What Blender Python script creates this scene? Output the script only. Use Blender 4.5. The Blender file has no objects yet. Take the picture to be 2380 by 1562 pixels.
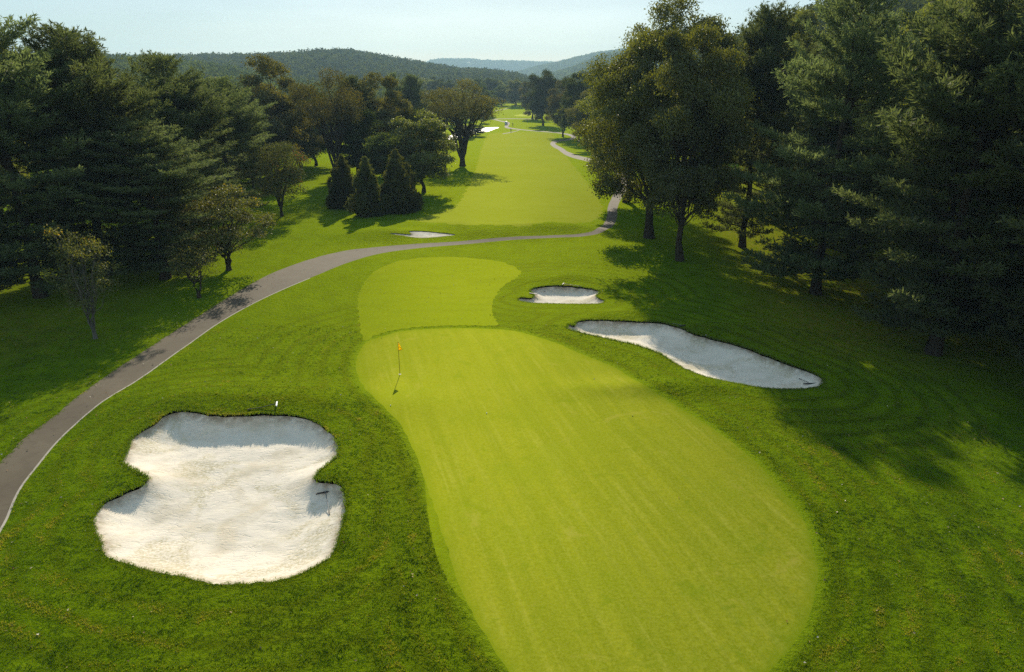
import bpy, math, random, numpy as np
from mathutils import Vector, Matrix
from mathutils.geometry import delaunay_2d_cdt
sc = bpy.context.scene
COL = sc.collection

# ------------------------------------------------------------------ camera
CAM_H, PITCH, FPX, CX, CY = 16.8, math.radians(20.2), 1586.7, 1190.0, 781.0
cam = bpy.data.objects.new('camera', bpy.data.cameras.new('camera'))
COL.objects.link(cam)
cam.location = (0, 0, CAM_H)
cam.rotation_euler = (math.radians(90) - PITCH, 0, 0)
cam.data.lens, cam.data.sensor_width, cam.data.sensor_fit = 24.0, 36.0, 'HORIZONTAL'
cam.data.clip_start, cam.data.clip_end = 0.5, 20000
sc.camera = cam

# ------------------------------------------------------------------ light
SUN_EL, SUN_AZ = math.radians(28.0), math.radians(-2.5)   # azimuth from +Y, positive to the right
w = bpy.data.worlds.new("World"); sc.world = w; w.use_nodes = True
nt = w.node_tree
bg = nt.nodes['Background']
sky = nt.nodes.new('ShaderNodeTexSky')
sky.sky_type = 'NISHITA'; sky.sun_disc = False
sky.sun_elevation = SUN_EL; sky.sun_rotation = SUN_AZ
sky.air_density, sky.dust_density, sky.ozone_density = 1.0, 0.3, 2.0
# added fill: unseen dome overhead boosted and warmed to lift the shaded areas
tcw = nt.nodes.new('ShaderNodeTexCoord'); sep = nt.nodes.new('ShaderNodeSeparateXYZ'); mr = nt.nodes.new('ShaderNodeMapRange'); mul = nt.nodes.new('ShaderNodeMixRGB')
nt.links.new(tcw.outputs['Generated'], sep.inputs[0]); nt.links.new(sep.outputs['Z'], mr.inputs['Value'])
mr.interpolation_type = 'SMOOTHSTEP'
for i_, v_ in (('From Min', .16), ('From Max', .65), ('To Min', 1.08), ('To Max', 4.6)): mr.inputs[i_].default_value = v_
mul.blend_type = 'MULTIPLY'; mul.inputs[0].default_value = 1.0
crw = nt.nodes.new('ShaderNodeValToRGB'); crw.color_ramp.elements[0].position = .16; crw.color_ramp.elements[1].position = .6
crw.color_ramp.elements[0].color = (1, .97, .95, 1); crw.color_ramp.elements[1].color = (1.0, .84, .57, 1)
nt.links.new(sep.outputs['Z'], crw.inputs[0])
mu2 = nt.nodes.new('ShaderNodeMixRGB'); mu2.blend_type = 'MULTIPLY'; mu2.inputs[0].default_value = 1.0
nt.links.new(sky.outputs[0], mu2.inputs[1]); nt.links.new(crw.outputs[0], mu2.inputs[2])
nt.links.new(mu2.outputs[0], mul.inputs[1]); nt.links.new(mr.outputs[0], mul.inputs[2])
cmap = nt.nodes.new('ShaderNodeMapping'); cmap.inputs['Scale'].default_value = (1.2, 1.2, 9.0)
cnz = nt.nodes.new('ShaderNodeTexNoise'); cnz.inputs['Scale'].default_value = 2.2; cnz.inputs['Detail'].default_value = 5
nt.links.new(tcw.outputs['Generated'], cmap.inputs[0]); nt.links.new(cmap.outputs[0], cnz.inputs['Vector'])
cmr = nt.nodes.new('ShaderNodeMapRange')
for i_, v_ in (('From Min', .40), ('From Max', .70), ('To Min', .97), ('To Max', 1.14)): cmr.inputs[i_].default_value = v_
nt.links.new(cnz.outputs[0], cmr.inputs['Value'])
mu3 = nt.nodes.new('ShaderNodeMixRGB'); mu3.blend_type = 'MULTIPLY'; mu3.inputs[0].default_value = 1.0
nt.links.new(mul.outputs[0], mu3.inputs[1]); nt.links.new(cmr.outputs[0], mu3.inputs[2])
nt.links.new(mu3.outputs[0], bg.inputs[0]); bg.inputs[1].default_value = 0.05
sl = bpy.data.lights.new('sun', 'SUN'); sl.energy = 5.0; sl.angle = math.radians(0.55); sl.color = (1.0, 0.90, 0.74)
so = bpy.data.objects.new('sun', sl); COL.objects.link(so)
sdir = Vector((math.sin(SUN_AZ) * math.cos(SUN_EL), math.cos(SUN_AZ) * math.cos(SUN_EL), math.sin(SUN_EL)))
so.rotation_euler = sdir.to_track_quat('Z', 'Y').to_euler()
so.location = (0, 100, 120)
sc.view_settings.view_transform = 'Standard'; sc.view_settings.look = 'None'
sc.view_settings.exposure = 0.78; sc.view_settings.gamma = 1.0
sc.render.engine = 'CYCLES'
cy = sc.cycles
cy.max_bounces, cy.diffuse_bounces, cy.glossy_bounces, cy.transmission_bounces = 8, 4, 2, 4
cy.transparent_max_bounces, cy.volume_bounces = 4, 0
cy.sample_clamp_indirect = 4.0
cy.use_denoising = False
cy.use_adaptive_sampling = False
HAZE = 0.00016

# ------------------------------------------------------------------ small helpers
def smooth(t):
    t = np.clip(t, 0, 1); return t * t * (3 - 2 * t)

def tag(o, label=None, cat=None, group=None, kind=None):
    if label: o['label'] = label
    if cat: o['category'] = cat
    if group: o['group'] = group
    if kind: o['kind'] = kind
    return o

def link(o, parent=None):
    COL.objects.link(o)
    if parent: o.parent = parent
    return o

def empty(name, loc, rz=0.0, sx=1.0, sz=1.0):
    o = bpy.data.objects.new(name, None); o.empty_display_size = 0.3
    o.location = loc; o.rotation_euler = (0, 0, rz); o.scale = (sx, sx, sz)
    return link(o)

def raw_mesh(name, verts, faces, mats, mat_idx=None, tint=None, smooth_shade=False, attrs=None):
    """faces: int array (n,3) or (n,4), or a list of such arrays."""
    me = bpy.data.meshes.new(name)
    fl = faces if isinstance(faces, list) else [faces]
    fl = [np.asarray(f, dtype=np.int32) for f in fl if len(f)]
    verts = np.asarray(verts, dtype=np.float32)
    me.vertices.add(len(verts)); me.vertices.foreach_set('co', verts.ravel())
    loops = np.concatenate([f.ravel() for f in fl])
    tot = np.concatenate([np.full(len(f), f.shape[1], dtype=np.int32) for f in fl])
    start = np.concatenate([[0], np.cumsum(tot)[:-1]]).astype(np.int32)
    me.loops.add(len(loops)); me.loops.foreach_set('vertex_index', loops)
    me.polygons.add(len(tot)); me.polygons.foreach_set('loop_start', start)
    for m in (mats if isinstance(mats, (list, tuple)) else [mats]): me.materials.append(m)
    if mat_idx is not None: me.polygons.foreach_set('material_index', np.asarray(mat_idx, dtype=np.int32))
    me.polygons.foreach_set('use_smooth', np.full(len(tot), bool(smooth_shade)))
    if tint is not None:
        a = me.attributes.new('tint', 'FLOAT', 'FACE'); a.data.foreach_set('value', np.asarray(tint, dtype=np.float32))
    for k, v in (attrs or {}).items():
        a = me.attributes.new(k, 'FLOAT', 'POINT'); a.data.foreach_set('value', np.asarray(v, dtype=np.float32))
    me.update(calc_edges=True)
    return me

def mesh_obj(name, me, parent=None):
    return link(bpy.data.objects.new(name, me), parent)

class Buf:
    """collects quads/tris into one mesh"""
    def __init__(s): s.v, s.q, s.t, s.tq, s.n = [], [], [], [], 0
    def add(s, v, q, tint=None):
        v = np.asarray(v, dtype=np.float32); q = np.asarray(q, dtype=np.int32)
        s.v.append(v); s.q.append(q + s.n); s.n += len(v)
        s.tq.append(np.zeros(len(q)) if tint is None else np.broadcast_to(tint, (len(q),)).astype(np.float32))
    def mesh(s, name, mat, smooth_shade=False):
        return raw_mesh(name, np.concatenate(s.v), np.concatenate(s.q), mat, tint=np.concatenate(s.tq), smooth_shade=smooth_shade)
    def tube(s, pts, rad, sides=6, caps=True):
        pts = np.asarray(pts, float); n = len(pts)
        rad = np.broadcast_to(np.asarray(rad, float), (n,))
        tan = np.gradient(pts, axis=0); tan /= np.linalg.norm(tan, axis=1)[:, None] + 1e-9
        ref = np.tile(np.array([0.0, 0, 1]), (n, 1)); ref[np.abs(tan[:, 2]) > .95] = (1, 0, 0)
        a = np.cross(tan, ref); a /= np.linalg.norm(a, axis=1)[:, None] + 1e-9
        b = np.cross(tan, a)
        th = np.linspace(0, 2 * math.pi, sides, endpoint=False)
        ring = pts[:, None, :] + rad[:, None, None] * (np.cos(th)[None, :, None] * a[:, None, :] + np.sin(th)[None, :, None] * b[:, None, :])
        v = ring.reshape(-1, 3); i = np.arange(n - 1)[:, None] * sides; j = np.arange(sides)[None, :]; k = (j + 1) % sides
        q = np.stack([i + j, i + k, i + sides + k, i + sides + j], -1).reshape(-1, 4)
        s.add(v, q)
        if caps and sides >= 4:
            for base, rev in ((0, True), ((n - 1) * sides, False)):
                c = [[base, base + m, base + m + 1, base + m + 1] for m in range(1, sides - 1)]
                c = [[x[0], x[1], x[2], x[0]] for x in c]
        return s
    def box(s, c, size, rz=0.0, R=None):
        x, y, z = np.asarray(size) / 2
        v = np.array([[-x, -y, -z], [x, -y, -z], [x, y, -z], [-x, y, -z], [-x, -y, z], [x, -y, z], [x, y, z], [-x, y, z]])
        if R is None: R = np.array(Matrix.Rotation(rz, 3, 'Z'))
        s.add(v @ np.asarray(R).T + np.asarray(c), [[0, 3, 2, 1], [4, 5, 6, 7], [0, 1, 5, 4], [1, 2, 6, 5], [2, 3, 7, 6], [3, 0, 4, 7]])
        return s
    def leaves(s, c, axis, nrm, L, W, tint, fold=0.15):
        n = len(c)
        axis = axis / (np.linalg.norm(axis, axis=1)[:, None] + 1e-9)
        side = np.cross(axis, nrm); side /= np.linalg.norm(side, axis=1)[:, None] + 1e-9
        up = np.cross(side, axis)
        L = np.broadcast_to(np.asarray(L, float), (n,))[:, None]; W = np.broadcast_to(np.asarray(W, float), (n,))[:, None]
        v = np.stack([c - axis * L / 2, c + side * W / 2 + up * fold * W, c + axis * L / 2, c - side * W / 2 + up * fold * W], 1).reshape(-1, 3)
        s.add(v, np.arange(4 * n).reshape(-1, 4), tint)

def unit(v): return v / (np.linalg.norm(v, axis=-1)[..., None] + 1e-9)
def rdirs(rng, n): return unit(rng.normal(size=(n, 3)))

# value noise in the plane for terrain and outlines
_NR = np.random.default_rng(7).uniform(-1, 1, (64, 64))
def vnoise(x, y):
    xi, yi = np.floor(x).astype(int), np.floor(y).astype(int)
    fx, fy = smooth(x - xi), smooth(y - yi)
    g = lambda a, b: _NR[a % 64, b % 64]
    return (g(xi, yi) * (1 - fx) + g(xi + 1, yi) * fx) * (1 - fy) + (g(xi, yi + 1) * (1 - fx) + g(xi + 1, yi + 1) * fx) * fy

# ------------------------------------------------------------------ terrain height
MOUNDS = []     # x, y, rx, ry, amplitude
def hgt(x, y):
    x = np.asarray(x, float); y = np.asarray(y, float)
    z = -4.0 * smooth((y - 130) / 140) * (1 - smooth((y - 430) / 170))
    z = z + 0.22 * vnoise(x / 13 + 3, y / 15) * smooth((y - 5) / 30) + 0.6 * vnoise(x / 55, y / 60 + 9) * smooth((y - 60) / 60)
    z = z - 1.5 * smooth((x - 15) / 18) * (1 - smooth((y - 70) / 50))
    z = z + 0.03 * (vnoise(x / 1.7, y / 1.7) + .6 * vnoise(x / .8, y / .8 + 5)) * smooth((60 - y) / 40) * (1 - in_green_soft(x, y))
    for mx, my, rx, ry, am in MOUNDS:
        z = z + am * np.exp(-((x - mx) / rx) ** 2 - ((y - my) / ry) ** 2)
    return z
def in_green_soft(x, y):
    return smooth(1.6 - np.sqrt(((x - 2.2 - (x * 0)) / 10.5) ** 2 + ((y - 29) / 18) ** 2))

CP, SP = math.cos(PITCH), math.sin(PITCH)
def at(px, py, it=24):
    u, v = (px - CX) / FPX, (py - CY) / FPX
    d = np.array([u, CP - v * SP, -SP - v * CP])
    z = 0.0
    for _ in range(it):
        t = (CAM_H - z) / max(1e-4, -d[2])
        z = 0.5 * z + 0.5 * float(hgt(d[0] * t, d[1] * t))
    t = (CAM_H - z) / max(1e-4, -d[2])
    return np.array([d[0] * t, d[1] * t, z])
def z_of(y, py):             # height of a thing standing at distance y whose top shows at row py
    v = (py - CY) / FPX
    return CAM_H - y * (SP + v * CP) / (CP - v * SP)
def depth(p): return p[1] * CP + (CAM_H - p[2]) * SP
def m_per_px(p): return depth(p) / FPX

def mound(px, py, rx, ry, am):
    p = at(px, py); MOUNDS.append((p[0], p[1], rx, ry, am))
for a in ((890, 556, 5.5, 2.6, .50), (1085, 552, 4.5, 2.4, .40), (1180, 549, 5.0, 2.6, .35), (860, 541, 6, 3.0, .40),
          (1010, 529, 6, 3.0, .45), (1110, 531, 4.5, 2.6, .5), (1225, 534, 5, 2.8, .42), (1290, 530, 5, 2.6, .42),
          (1345, 532, 4.5, 2.6, .40), (1150, 524, 8, 3, .35), (925, 537, 3.2, 1.6, .35)):
    mound(*a)
for a in ((560, 930, 7.5, 2.2, .62), (850, 1010, 1.6, 6.0, .32), (960, 1330, 1.2, 4.0, .26), (1300, 650, 3.5, 2.0, .48),
          (1700, 770, 5.0, 1.6, .48), (1450, 735, 3.5, 1.4, .45), (1560, 900, 5, 1.2, .34), (310, 1110, 1.2, 1.2, .2), (790, 1100, .9, .9, .2)):
    mound(*a)

# ------------------------------------------------------------------ outlines (rows and columns of the photo unprojected on the terrain)
def spline(P, closed, step):
    P = np.asarray(P, float); n = len(P); out = []
    rng_ = range(n) if closed else range(n - 1)
    for i in rng_:
        if closed: p0, p1, p2, p3 = P[i - 1], P[i], P[(i + 1) % n], P[(i + 2) % n]
        else: p0, p1, p2, p3 = P[max(i - 1, 0)], P[i], P[i + 1], P[min(i + 2, n - 1)]
        t = np.linspace(0, 1, 24, endpoint=False)[:, None]
        out.append(0.5 * (2 * p1 + (p2 - p0) * t + (2 * p0 - 5 * p1 + 4 * p2 - p3) * t ** 2 + (3 * p1 - p0 - 3 * p2 + p3) * t ** 3))
    if not closed: out.append(P[-1:])
    Q = np.concatenate(out)
    if closed: Q = np.concatenate([Q, Q[:1]])
    s = np.concatenate([[0], np.cumsum(np.linalg.norm(np.diff(Q, axis=0), axis=1))])
    m = max(4, int(s[-1] / step))
    ss = np.linspace(0, s[-1], m + 1)
    R = np.stack([np.interp(ss, s, Q[:, 0]), np.interp(ss, s, Q[:, 1])], 1)
    return R[:-1] if closed else R
def outline(px, step, jit=0.0, closed=True):
    R = spline([at(a, b)[:2] for a, b in px], closed, step)
    if jit:
        R = R + jit * np.stack([vnoise(R[:, 0] / .35, R[:, 1] / .35), vnoise(R[:, 0] / .35 + 9, R[:, 1] / .35 + 4)], 1)
    return R

GREEN = outline([(850, 797), (885, 783), (940, 769), (1040, 763), (1130, 764), (1200, 770), (1255, 785), (1300, 800), (1345, 820), (1390, 838), (1440, 860), (1490, 890), (1545, 925), (1600, 960), (1660, 997), (1720, 1042), (1775, 1092), (1820, 1142), (1860, 1197), (1885, 1252), (1898, 1312), (1898, 1362), (1882, 1425), (1850, 1490), (1805, 1545), (1740, 1610), (1600, 1690), (1450, 1730), (1320, 1710), (1235, 1630), (1180, 1555), (1125, 1470), (1085, 1398), (1055, 1325), (1032, 1250), (1005, 1170), (983, 1100), (958, 1040), (930, 985), (890, 945), (853, 907), (831, 870), (829, 832)], .22, .05)
COLLAR = outline([(1085, 1400), (1040, 1350), (1010, 1275), (995, 1200), (988, 1130), (983, 1092), (1005, 1165), (1030, 1245), (1053, 1320)], .25)
APPROACH = outline([(846, 790), (834, 745), (832, 700), (845, 660), (870, 632), (910, 612), (960, 601), (1030, 597), (1100, 600), (1160, 608), (1192, 618), (1209, 630), (1200, 645), (1172, 663), (1150, 690), (1144, 715), (1150, 738), (1160, 752), (1130, 757), (1040, 757), (940, 763), (880, 777)], .2, .16)
FAIRWAY = outline([(965, 512), (1020, 495), (1055, 478), (1085, 440), (1105, 395), (1118, 350), (1130, 318), (1150, 309), (1215, 307), (1280, 310), (1290, 325), (1305, 350), (1340, 392), (1372, 432), (1398, 475), (1400, 492), (1385, 510), (1330, 521), (1240, 524), (1140, 522), (1050, 522)], .8, .5)
FAR_GREEN = outline([(1196, 268), (1225, 264), (1262, 264), (1262, 270), (1225, 270.5), (1200, 270)], 1.5)
B1 = outline([(380, 966), (402, 956), (430, 953), (470, 958), (500, 963), (540, 964), (590, 961), (640, 961), (690, 965), (725, 975), (755, 993), (777, 1013), (787, 1040), (782, 1062), (760, 1080), (741, 1094), (733, 1108), (745, 1117), (770, 1116), (793, 1127), (803, 1155), (801, 1190), (793, 1220), (787, 1250), (777, 1283), (752, 1307), (700, 1332), (640, 1350), (560, 1357), (490, 1355), (420, 1340), (350, 1325), (280, 1307), (245, 1290), (233, 1265), (226, 1240), (219, 1215), (226, 1190), (243, 1166), (290, 1143), (338, 1122), (338, 1108), (322, 1097), (294, 1083), (284, 1070), (296, 1047), (306, 1020), (330, 1000), (357, 984)], .12, .05)
B2 = outline([(1318, 762), (1322, 752), (1335, 757), (1342, 747), (1365, 743), (1400, 743), (1480, 746), (1540, 750), (1580, 761), (1612, 774), (1660, 787), (1710, 800), (1760, 818), (1810, 837), (1860, 855), (1895, 869), (1911, 884), (1904, 897), (1860, 904), (1800, 903), (1740, 895), (1680, 884), (1620, 868), (1572, 846), (1532, 821), (1490, 805), (1440, 793), (1390, 782), (1345, 771)], .14, .06)
B3 = outline([(1206, 698), (1210, 691), (1236, 692), (1241, 684), (1231, 676), (1240, 669), (1262, 665), (1300, 663), (1340, 666), (1378, 671), (1394, 678), (1386, 686), (1390, 692), (1405, 698), (1392, 705), (1340, 706), (1280, 705), (1240, 704)], .16, .06)
B4 = outline([(905, 543), (925, 542), (948, 544), (956, 542), (950, 538), (968, 536), (1000, 538), (1030, 541), (1060, 545), (1035, 549), (1000, 552), (972, 553), (940, 548)], .25, .05)
BUNKERS = [B1, B2, B3, B4]
PL = [(-130, 1190), (0, 1075), (60, 1015), (140, 955), (230, 885), (300, 838), (400, 773), (480, 723), (560, 673), (640, 632), (720, 603), (800, 583), (880, 574), (980, 566), (1100, 558), (1200, 550), (1300, 546), (1350, 543), (1386, 532), (1405, 517), (1411, 500), (1413, 480), (1424, 455), (1438, 430), (1434, 406), (1405, 388), (1360, 374), (1318, 362), (1299, 349), (1281, 338), (1281, 330), (1296, 326), (1320, 322.5), (1328, 319.5), (1322, 315), (1305, 311), (1285, 308.5), (1245, 305.3), (1207, 301.8), (1180, 298.5), (1173, 295), (1175, 290), (1176, 286), (1162, 282), (1147, 278.5), (1130, 276.5)]
PR = [(-130, 1440), (0, 1228), (40, 1142), (90, 1075), (140, 1017), (200, 962), (270, 912), (345, 865), (425, 808), (505, 752), (580, 709), (660, 671), (735, 640), (810, 610), (885, 589), (985, 575.5), (1100, 566), (1200, 557), (1300, 552), (1357, 549), (1403, 538), (1427, 522), (1434, 503), (1436, 480), (1448, 455), (1466, 430), (1462, 401), (1425, 381), (1372, 368), (1333, 357.5), (1308, 344.5), (1292, 336), (1292, 332), (1304, 328.5), (1328, 325), (1340, 319.5), (1330, 313), (1308, 309), (1287, 306.8), (1247, 303.6), (1209, 300), (1188, 296.8), (1181, 294), (1184, 289), (1184, 285), (1166, 280.7), (1150, 277), (1131, 275)]
pl = spline([at(*p)[:2] for p in PL], False, .5); pr = spline([at(*p)[:2] for p in PR], False, .5)
pl = pl + .05 * np.stack([vnoise(pl[:, 0] / .7, pl[:, 1] / .7), vnoise(pl[:, 0] / .7 + 3, pl[:, 1] / .7)], 1)
PATH = np.concatenate([pl, pr[::-1]])
def strip(px, wpx):
    c = np.array(px, float)
    a = outline([(x, y - wpx / 2) for x, y in px], 1.5, closed=False); b = outline([(x, y + wpx / 2) for x, y in px], 1.5, closed=False)
    return np.concatenate([a, b[::-1]])
BRANCH = strip([(1209, 301), (1195, 306), (1180, 309), (1168, 311)], 1.3)
CROSS = strip([(1120, 276), (1160, 276.3), (1200, 276), (1245, 276.5)], 1.1)
FARPATH = strip([(1150, 258), (1165, 255), (1184, 251.5)], 1.1)
SIDE = strip([(-120, 560), (-40, 545), (0, 538), (30, 531), (55, 523)], 7)
# pale edging strip along the near right side of the path
k0 = [i for i in range(len(pr)) if pr[i, 1] < 62]
prn = pr[: max(k0)]
tn = np.gradient(prn, axis=0); tn /= np.linalg.norm(tn, axis=1)[:, None]
EDGING = np.concatenate([prn, (prn + np.stack([tn[:, 1], -tn[:, 0]], 1) * .10)[::-1]])
POND = outline([(1035, 322), (1060, 310), (1085, 302), (1115, 297.5), (1158, 296), (1150, 299.5), (1136, 305), (1110, 309), (1080, 315), (1055, 323)], 1.5)

def inside(P, poly):
    x, y = P[:, 0], P[:, 1]; r = np.zeros(len(P), bool)
    lo, hi = poly.min(0), poly.max(0)
    m = np.where((x > lo[0]) & (x < hi[0]) & (y > lo[1]) & (y < hi[1]))[0]
    if len(m) == 0: return r
    xs, ys = x[m], y[m]; c = np.zeros(len(m), bool)
    a, b = poly, np.roll(poly, -1, 0)
    for (x0, y0), (x1, y1) in zip(a, b):
        if y0 == y1: continue
        k = ((y0 > ys) != (y1 > ys)) & (xs < (x1 - x0) * (ys - y0) / (y1 - y0) + x0)
        c ^= k
    r[m] = c; return r
def pdist(P, poly, cap=1e9):
    out = np.full(len(P), cap)
    lo, hi = poly.min(0) - min(cap, 1e6), poly.max(0) + min(cap, 1e6)
    m = np.where(((P > lo) & (P < hi)).all(1))[0]
    for i in range(0, len(m), 4000):
        k = m[i:i + 4000]
        out[k] = np.minimum(cap, np.sqrt(((P[k, None, :] - poly[None]) ** 2).sum(-1)).min(1))
    return out

# bunker profile: how far the sand lies under the surrounding turf
BUNK = []
for poly, dep, wf, wn, lf, ln in ((B1, .72, 1.6, 3.6, .15, .02), (B2, .62, 1.4, 3.4, .13, .02), (B3, .52, 1.2, 2.6, .14, .02), (B4, .14, 1.3, 2.2, .07, .02)):
    t = np.roll(poly, -3, 0) - np.roll(poly, 3, 0); t /= np.linalg.norm(t, axis=1)[:, None]
    nrm = np.stack([t[:, 1], -t[:, 0]], 1)
    area = np.sum(poly[:, 0] * np.roll(poly[:, 1], -1) - np.roll(poly[:, 0], -1) * poly[:, 1])
    if area < 0: nrm = -nrm
    f = smooth((nrm[:, 1] + .35) / 1.1)                # 1 on the far (sunward) rim, 0 on the near rim
    for _ in range(3): f = (f + np.roll(f, 1) + np.roll(f, -1) + np.roll(f, 2) + np.roll(f, -2)) / 5
    BUNK.append((poly, dep, wn + (wf - wn) * f, ln + (lf - ln) * f))
def sand_drop(i, P):
    poly, dep, wd, lip = BUNK[i]
    d = np.sqrt(((P[:, None, :] - poly[None]) ** 2).sum(-1)) + 1e-4
    wt = d ** -5.0; wt /= wt.sum(1, keepdims=True)
    l = (wt * lip).sum(1); ww = (wt * wd).sum(1); dm = d.min(1)
    t = np.clip(dm / ww, 0, 1)
    s = 1 - (1 - t) ** 2.2
    bumps = .03 * vnoise(P[:, 0] / .9, P[:, 1] / .7) + .02 * vnoise(P[:, 0] / .35, P[:, 1] / .3)
    return l + (dep - l) * s - bumps * smooth(dm / .5)
def surf(x, y):
    z = float(hgt(x, y)); P = np.array([[x, y]])
    for i, b in enumerate(BUNKERS):
        if inside(P, b)[0]: return z - float(sand_drop(i, P)[0])
    return z

# ------------------------------------------------------------------ materials
class NT:
    def __init__(s, name):
        s.m = bpy.data.materials.new(name); s.m.use_nodes = True
        s.t = s.m.node_tree; s.t.nodes.clear()
        s.out = s.t.nodes.new('ShaderNodeOutputMaterial')
    def n(s, typ, ins=None, **kw):
        o = s.t.nodes.new('ShaderNode' + typ)
        for k, v in kw.items(): setattr(o, k, v)
        for k, v in (ins or {}).items():
            if hasattr(v, 'node'): s.t.links.new(v, o.inputs[k])
            else: o.inputs[k].default_value = v
        return o
    def pos(s): return s.n('NewGeometry').outputs['Position']
    def attr(s, name): return s.n('Attribute', attribute_name=name).outputs['Fac']
    def mapping(s, vec, scale=(1, 1, 1), rot=(0, 0, 0)):
        return s.n('Mapping', {'Vector': vec, 'Scale': scale, 'Rotation': rot}).outputs[0]
    def noise(s, vec, scale, detail=4.0, rough=.55, dist=0.0):
        return s.n('TexNoise', {'Vector': vec, 'Scale': scale, 'Detail': detail, 'Roughness': rough, 'Distortion': dist}).outputs[0]
    def ramp(s, fac, stops):
        o = s.n('ValToRGB', {'Fac': fac}); e = o.color_ramp.elements
        while len(e) < len(stops): e.new(0.5)
        for el, (p, c) in zip(e, stops):
            el.position = p; el.color = (*c, 1) if len(c) == 3 else c
        return o.outputs[0]
    def fr(s, fac, a, b, lo=0.0, hi=1.0):
        return s.n('MapRange', {'Value': fac, 'From Min': a, 'From Max': b, 'To Min': lo, 'To Max': hi}).outputs[0]
    def mix(s, fac, a, b, mode='MIX'):
        o = s.n('MixRGB', {'Fac': fac}, blend_type=mode)
        for i, v in ((1, a), (2, b)):
            if hasattr(v, 'node'): s.t.links.new(v, o.inputs[i])
            else: o.inputs[i].default_value = (*v, 1)
        return o.outputs[0]
    def math(s, op, a, b=0.0):
        o = s.n('Math', operation=op)
        for i, v in ((0, a), (1, b)):
            if hasattr(v, 'node'): s.t.links.new(v, o.inputs[i])
            else: o.inputs[i].default_value = v
        return o.outputs[0]
    def bump(s, h, strength, dist):
        return s.n('Bump', {'Height': h, 'Strength': strength, 'Distance': dist}).outputs[0]
    def surf(s, shader): s.t.links.new(shader, s.out.inputs['Surface']); return s.m

def principled(name, col, rough=.6, metal=0.0, spec=.5, var=0.12, vscale=6.0, bump=0.0):
    k = NT(name)
    co = k.n('TexCoord').outputs['Object']
    nz = k.noise(co, vscale, 3)
    c = k.mix(nz, tuple(x * (1 - var) for x in col), tuple(min(1, x * (1 + var)) for x in col))
    ins = {'Base Color': c, 'Roughness': rough, 'Metallic': metal, 'Specular IOR Level': spec}
    if bump: ins['Normal'] = k.bump(k.noise(co, vscale * 6, 3), .5, bump)
    return k.surf(k.n('BsdfPrincipled', ins).outputs[0])

def grass_shader(k, col, nrm, gl=.028, sheen=None):
    d = k.n('BsdfDiffuse', {'Color': col, 'Normal': nrm, 'Roughness': .5}).outputs[0]
    g = k.n('BsdfGlossy', {'Color': (.72, .80, .03, 1), 'Roughness': .60, 'Normal': nrm}).outputs[0]
    m = k.n('MixShader', {0: gl, 1: d, 2: g}).outputs[0]
    if sheen:
        sh = k.n('BsdfSheen', {'Color': (*sheen, 1), 'Roughness': .45, 'Normal': nrm}).outputs[0]
        m = k.n('AddShader', {0: m, 1: sh}).outputs[0]
    return k.surf(m)

def mat_rough():
    k = NT('rough_grass'); p = k.pos()
    big = k.noise(p, .07, 3, .6); mid = k.noise(p, .55, 4, .6); fine = k.noise(p, 7.0, 4, .7)
    c = k.ramp(mid, [(.32, (.014, .042, .0008)), (.5, (.040, .085, .0010)), (.70, (.078, .130, .0016))])
    c = k.mix(k.fr(big, .45, .7, 0, .5), c, (.092, .125, .005))
    c = k.mix(k.fr(fine, .35, .75, 0, .55), c, (.022, .050, .0015))
    dry = k.noise(p, 1.3, 5, .65, .4)
    c = k.mix(k.fr(dry, .66, .78, 0, .45), c, (.16, .15, .035))
    # worn rings left by the mowers around the bunkers and beside the green
    bd = k.math('ADD', k.attr('band'), k.math('MULTIPLY', mid, .55))
    wv = k.math('SINE', k.math('MULTIPLY', bd, 4.6))
    c = k.mix(k.fr(wv, .0, 1, 0, .7), c, (.012, .03, .001))
    # mown surround of the green
    c = k.mix(k.math('MULTIPLY', k.attr('fringe'), .8), c, (.10, .155, .004))
    lit = k.noise(p, 2.6, 5, .7)
    c = k.mix(k.math('MULTIPLY', k.attr('litter'), k.fr(lit, .38, .58)), c, (.13, .070, .018))
    b1 = k.noise(p, 3.0, 3, .6); b2 = k.noise(p, 11.0, 4, .7)
    hgt_ = k.math('ADD', k.math('MULTIPLY', b1, 1.0), k.math('MULTIPLY', b2, .55))
    return grass_shader(k, c, k.bump(hgt_, .85, .11), sheen=(.085, .145, .0015))

def mat_green():
    k = NT('putting_green_turf'); p = k.pos()
    st = k.mapping(p, (1, 1, 1), (0, 0, math.radians(-16)))
    st2 = k.mapping(st, (1.5, .045, 1)); st3 = k.mapping(st, (3.2, .16, 1))
    s1 = k.noise(st2, 1.0, 3, .6, .15); s2 = k.noise(st3, 1.0, 4, .65)
    patch = k.noise(p, .28, 4, .6); fine = k.noise(p, 5.0, 6, .8); vf = k.noise(p, 9.0, 5, .85); m2 = k.noise(p, 1.5, 4, .65)
    c = k.mix(k.fr(s1, .42, .58), (.150, .174, .005), (.222, .228, .010))
    c = k.mix(k.fr(s2, .53, .68, 0, .60), c, (.320, .300, .050))
    c = k.mix(k.fr(patch, .46, .68, 0, .6), c, (.135, .188, .004))
    c = k.mix(k.fr(m2, .58, .75, 0, .35), c, (.105, .155, .004))
    c = k.mix(k.fr(fine, .40, .62, 0, .62), c, (.095, .122, .003))
    c = k.mix(k.fr(vf, .42, .62, 0, .40), c, (.34, .35, .05))
    c = k.mix(k.fr(k.noise(p, .75, 5, .7, .5), .56, .68, 0, .5), c, (.088, .150, .004))
    c = k.mix(k.fr(k.noise(k.mapping(p, (1, 1, 1), (0, 0, .6)), .42, 5, .7, .8), .60, .72, 0, .65), c, (.31, .265, .05))
    c = k.mix(k.math('MULTIPLY', k.attr('fringe'), .75), c, (.11, .165, .004))
    return grass_shader(k, c, k.bump(k.noise(p, 9.0, 3, .6), .25, .02))

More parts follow.
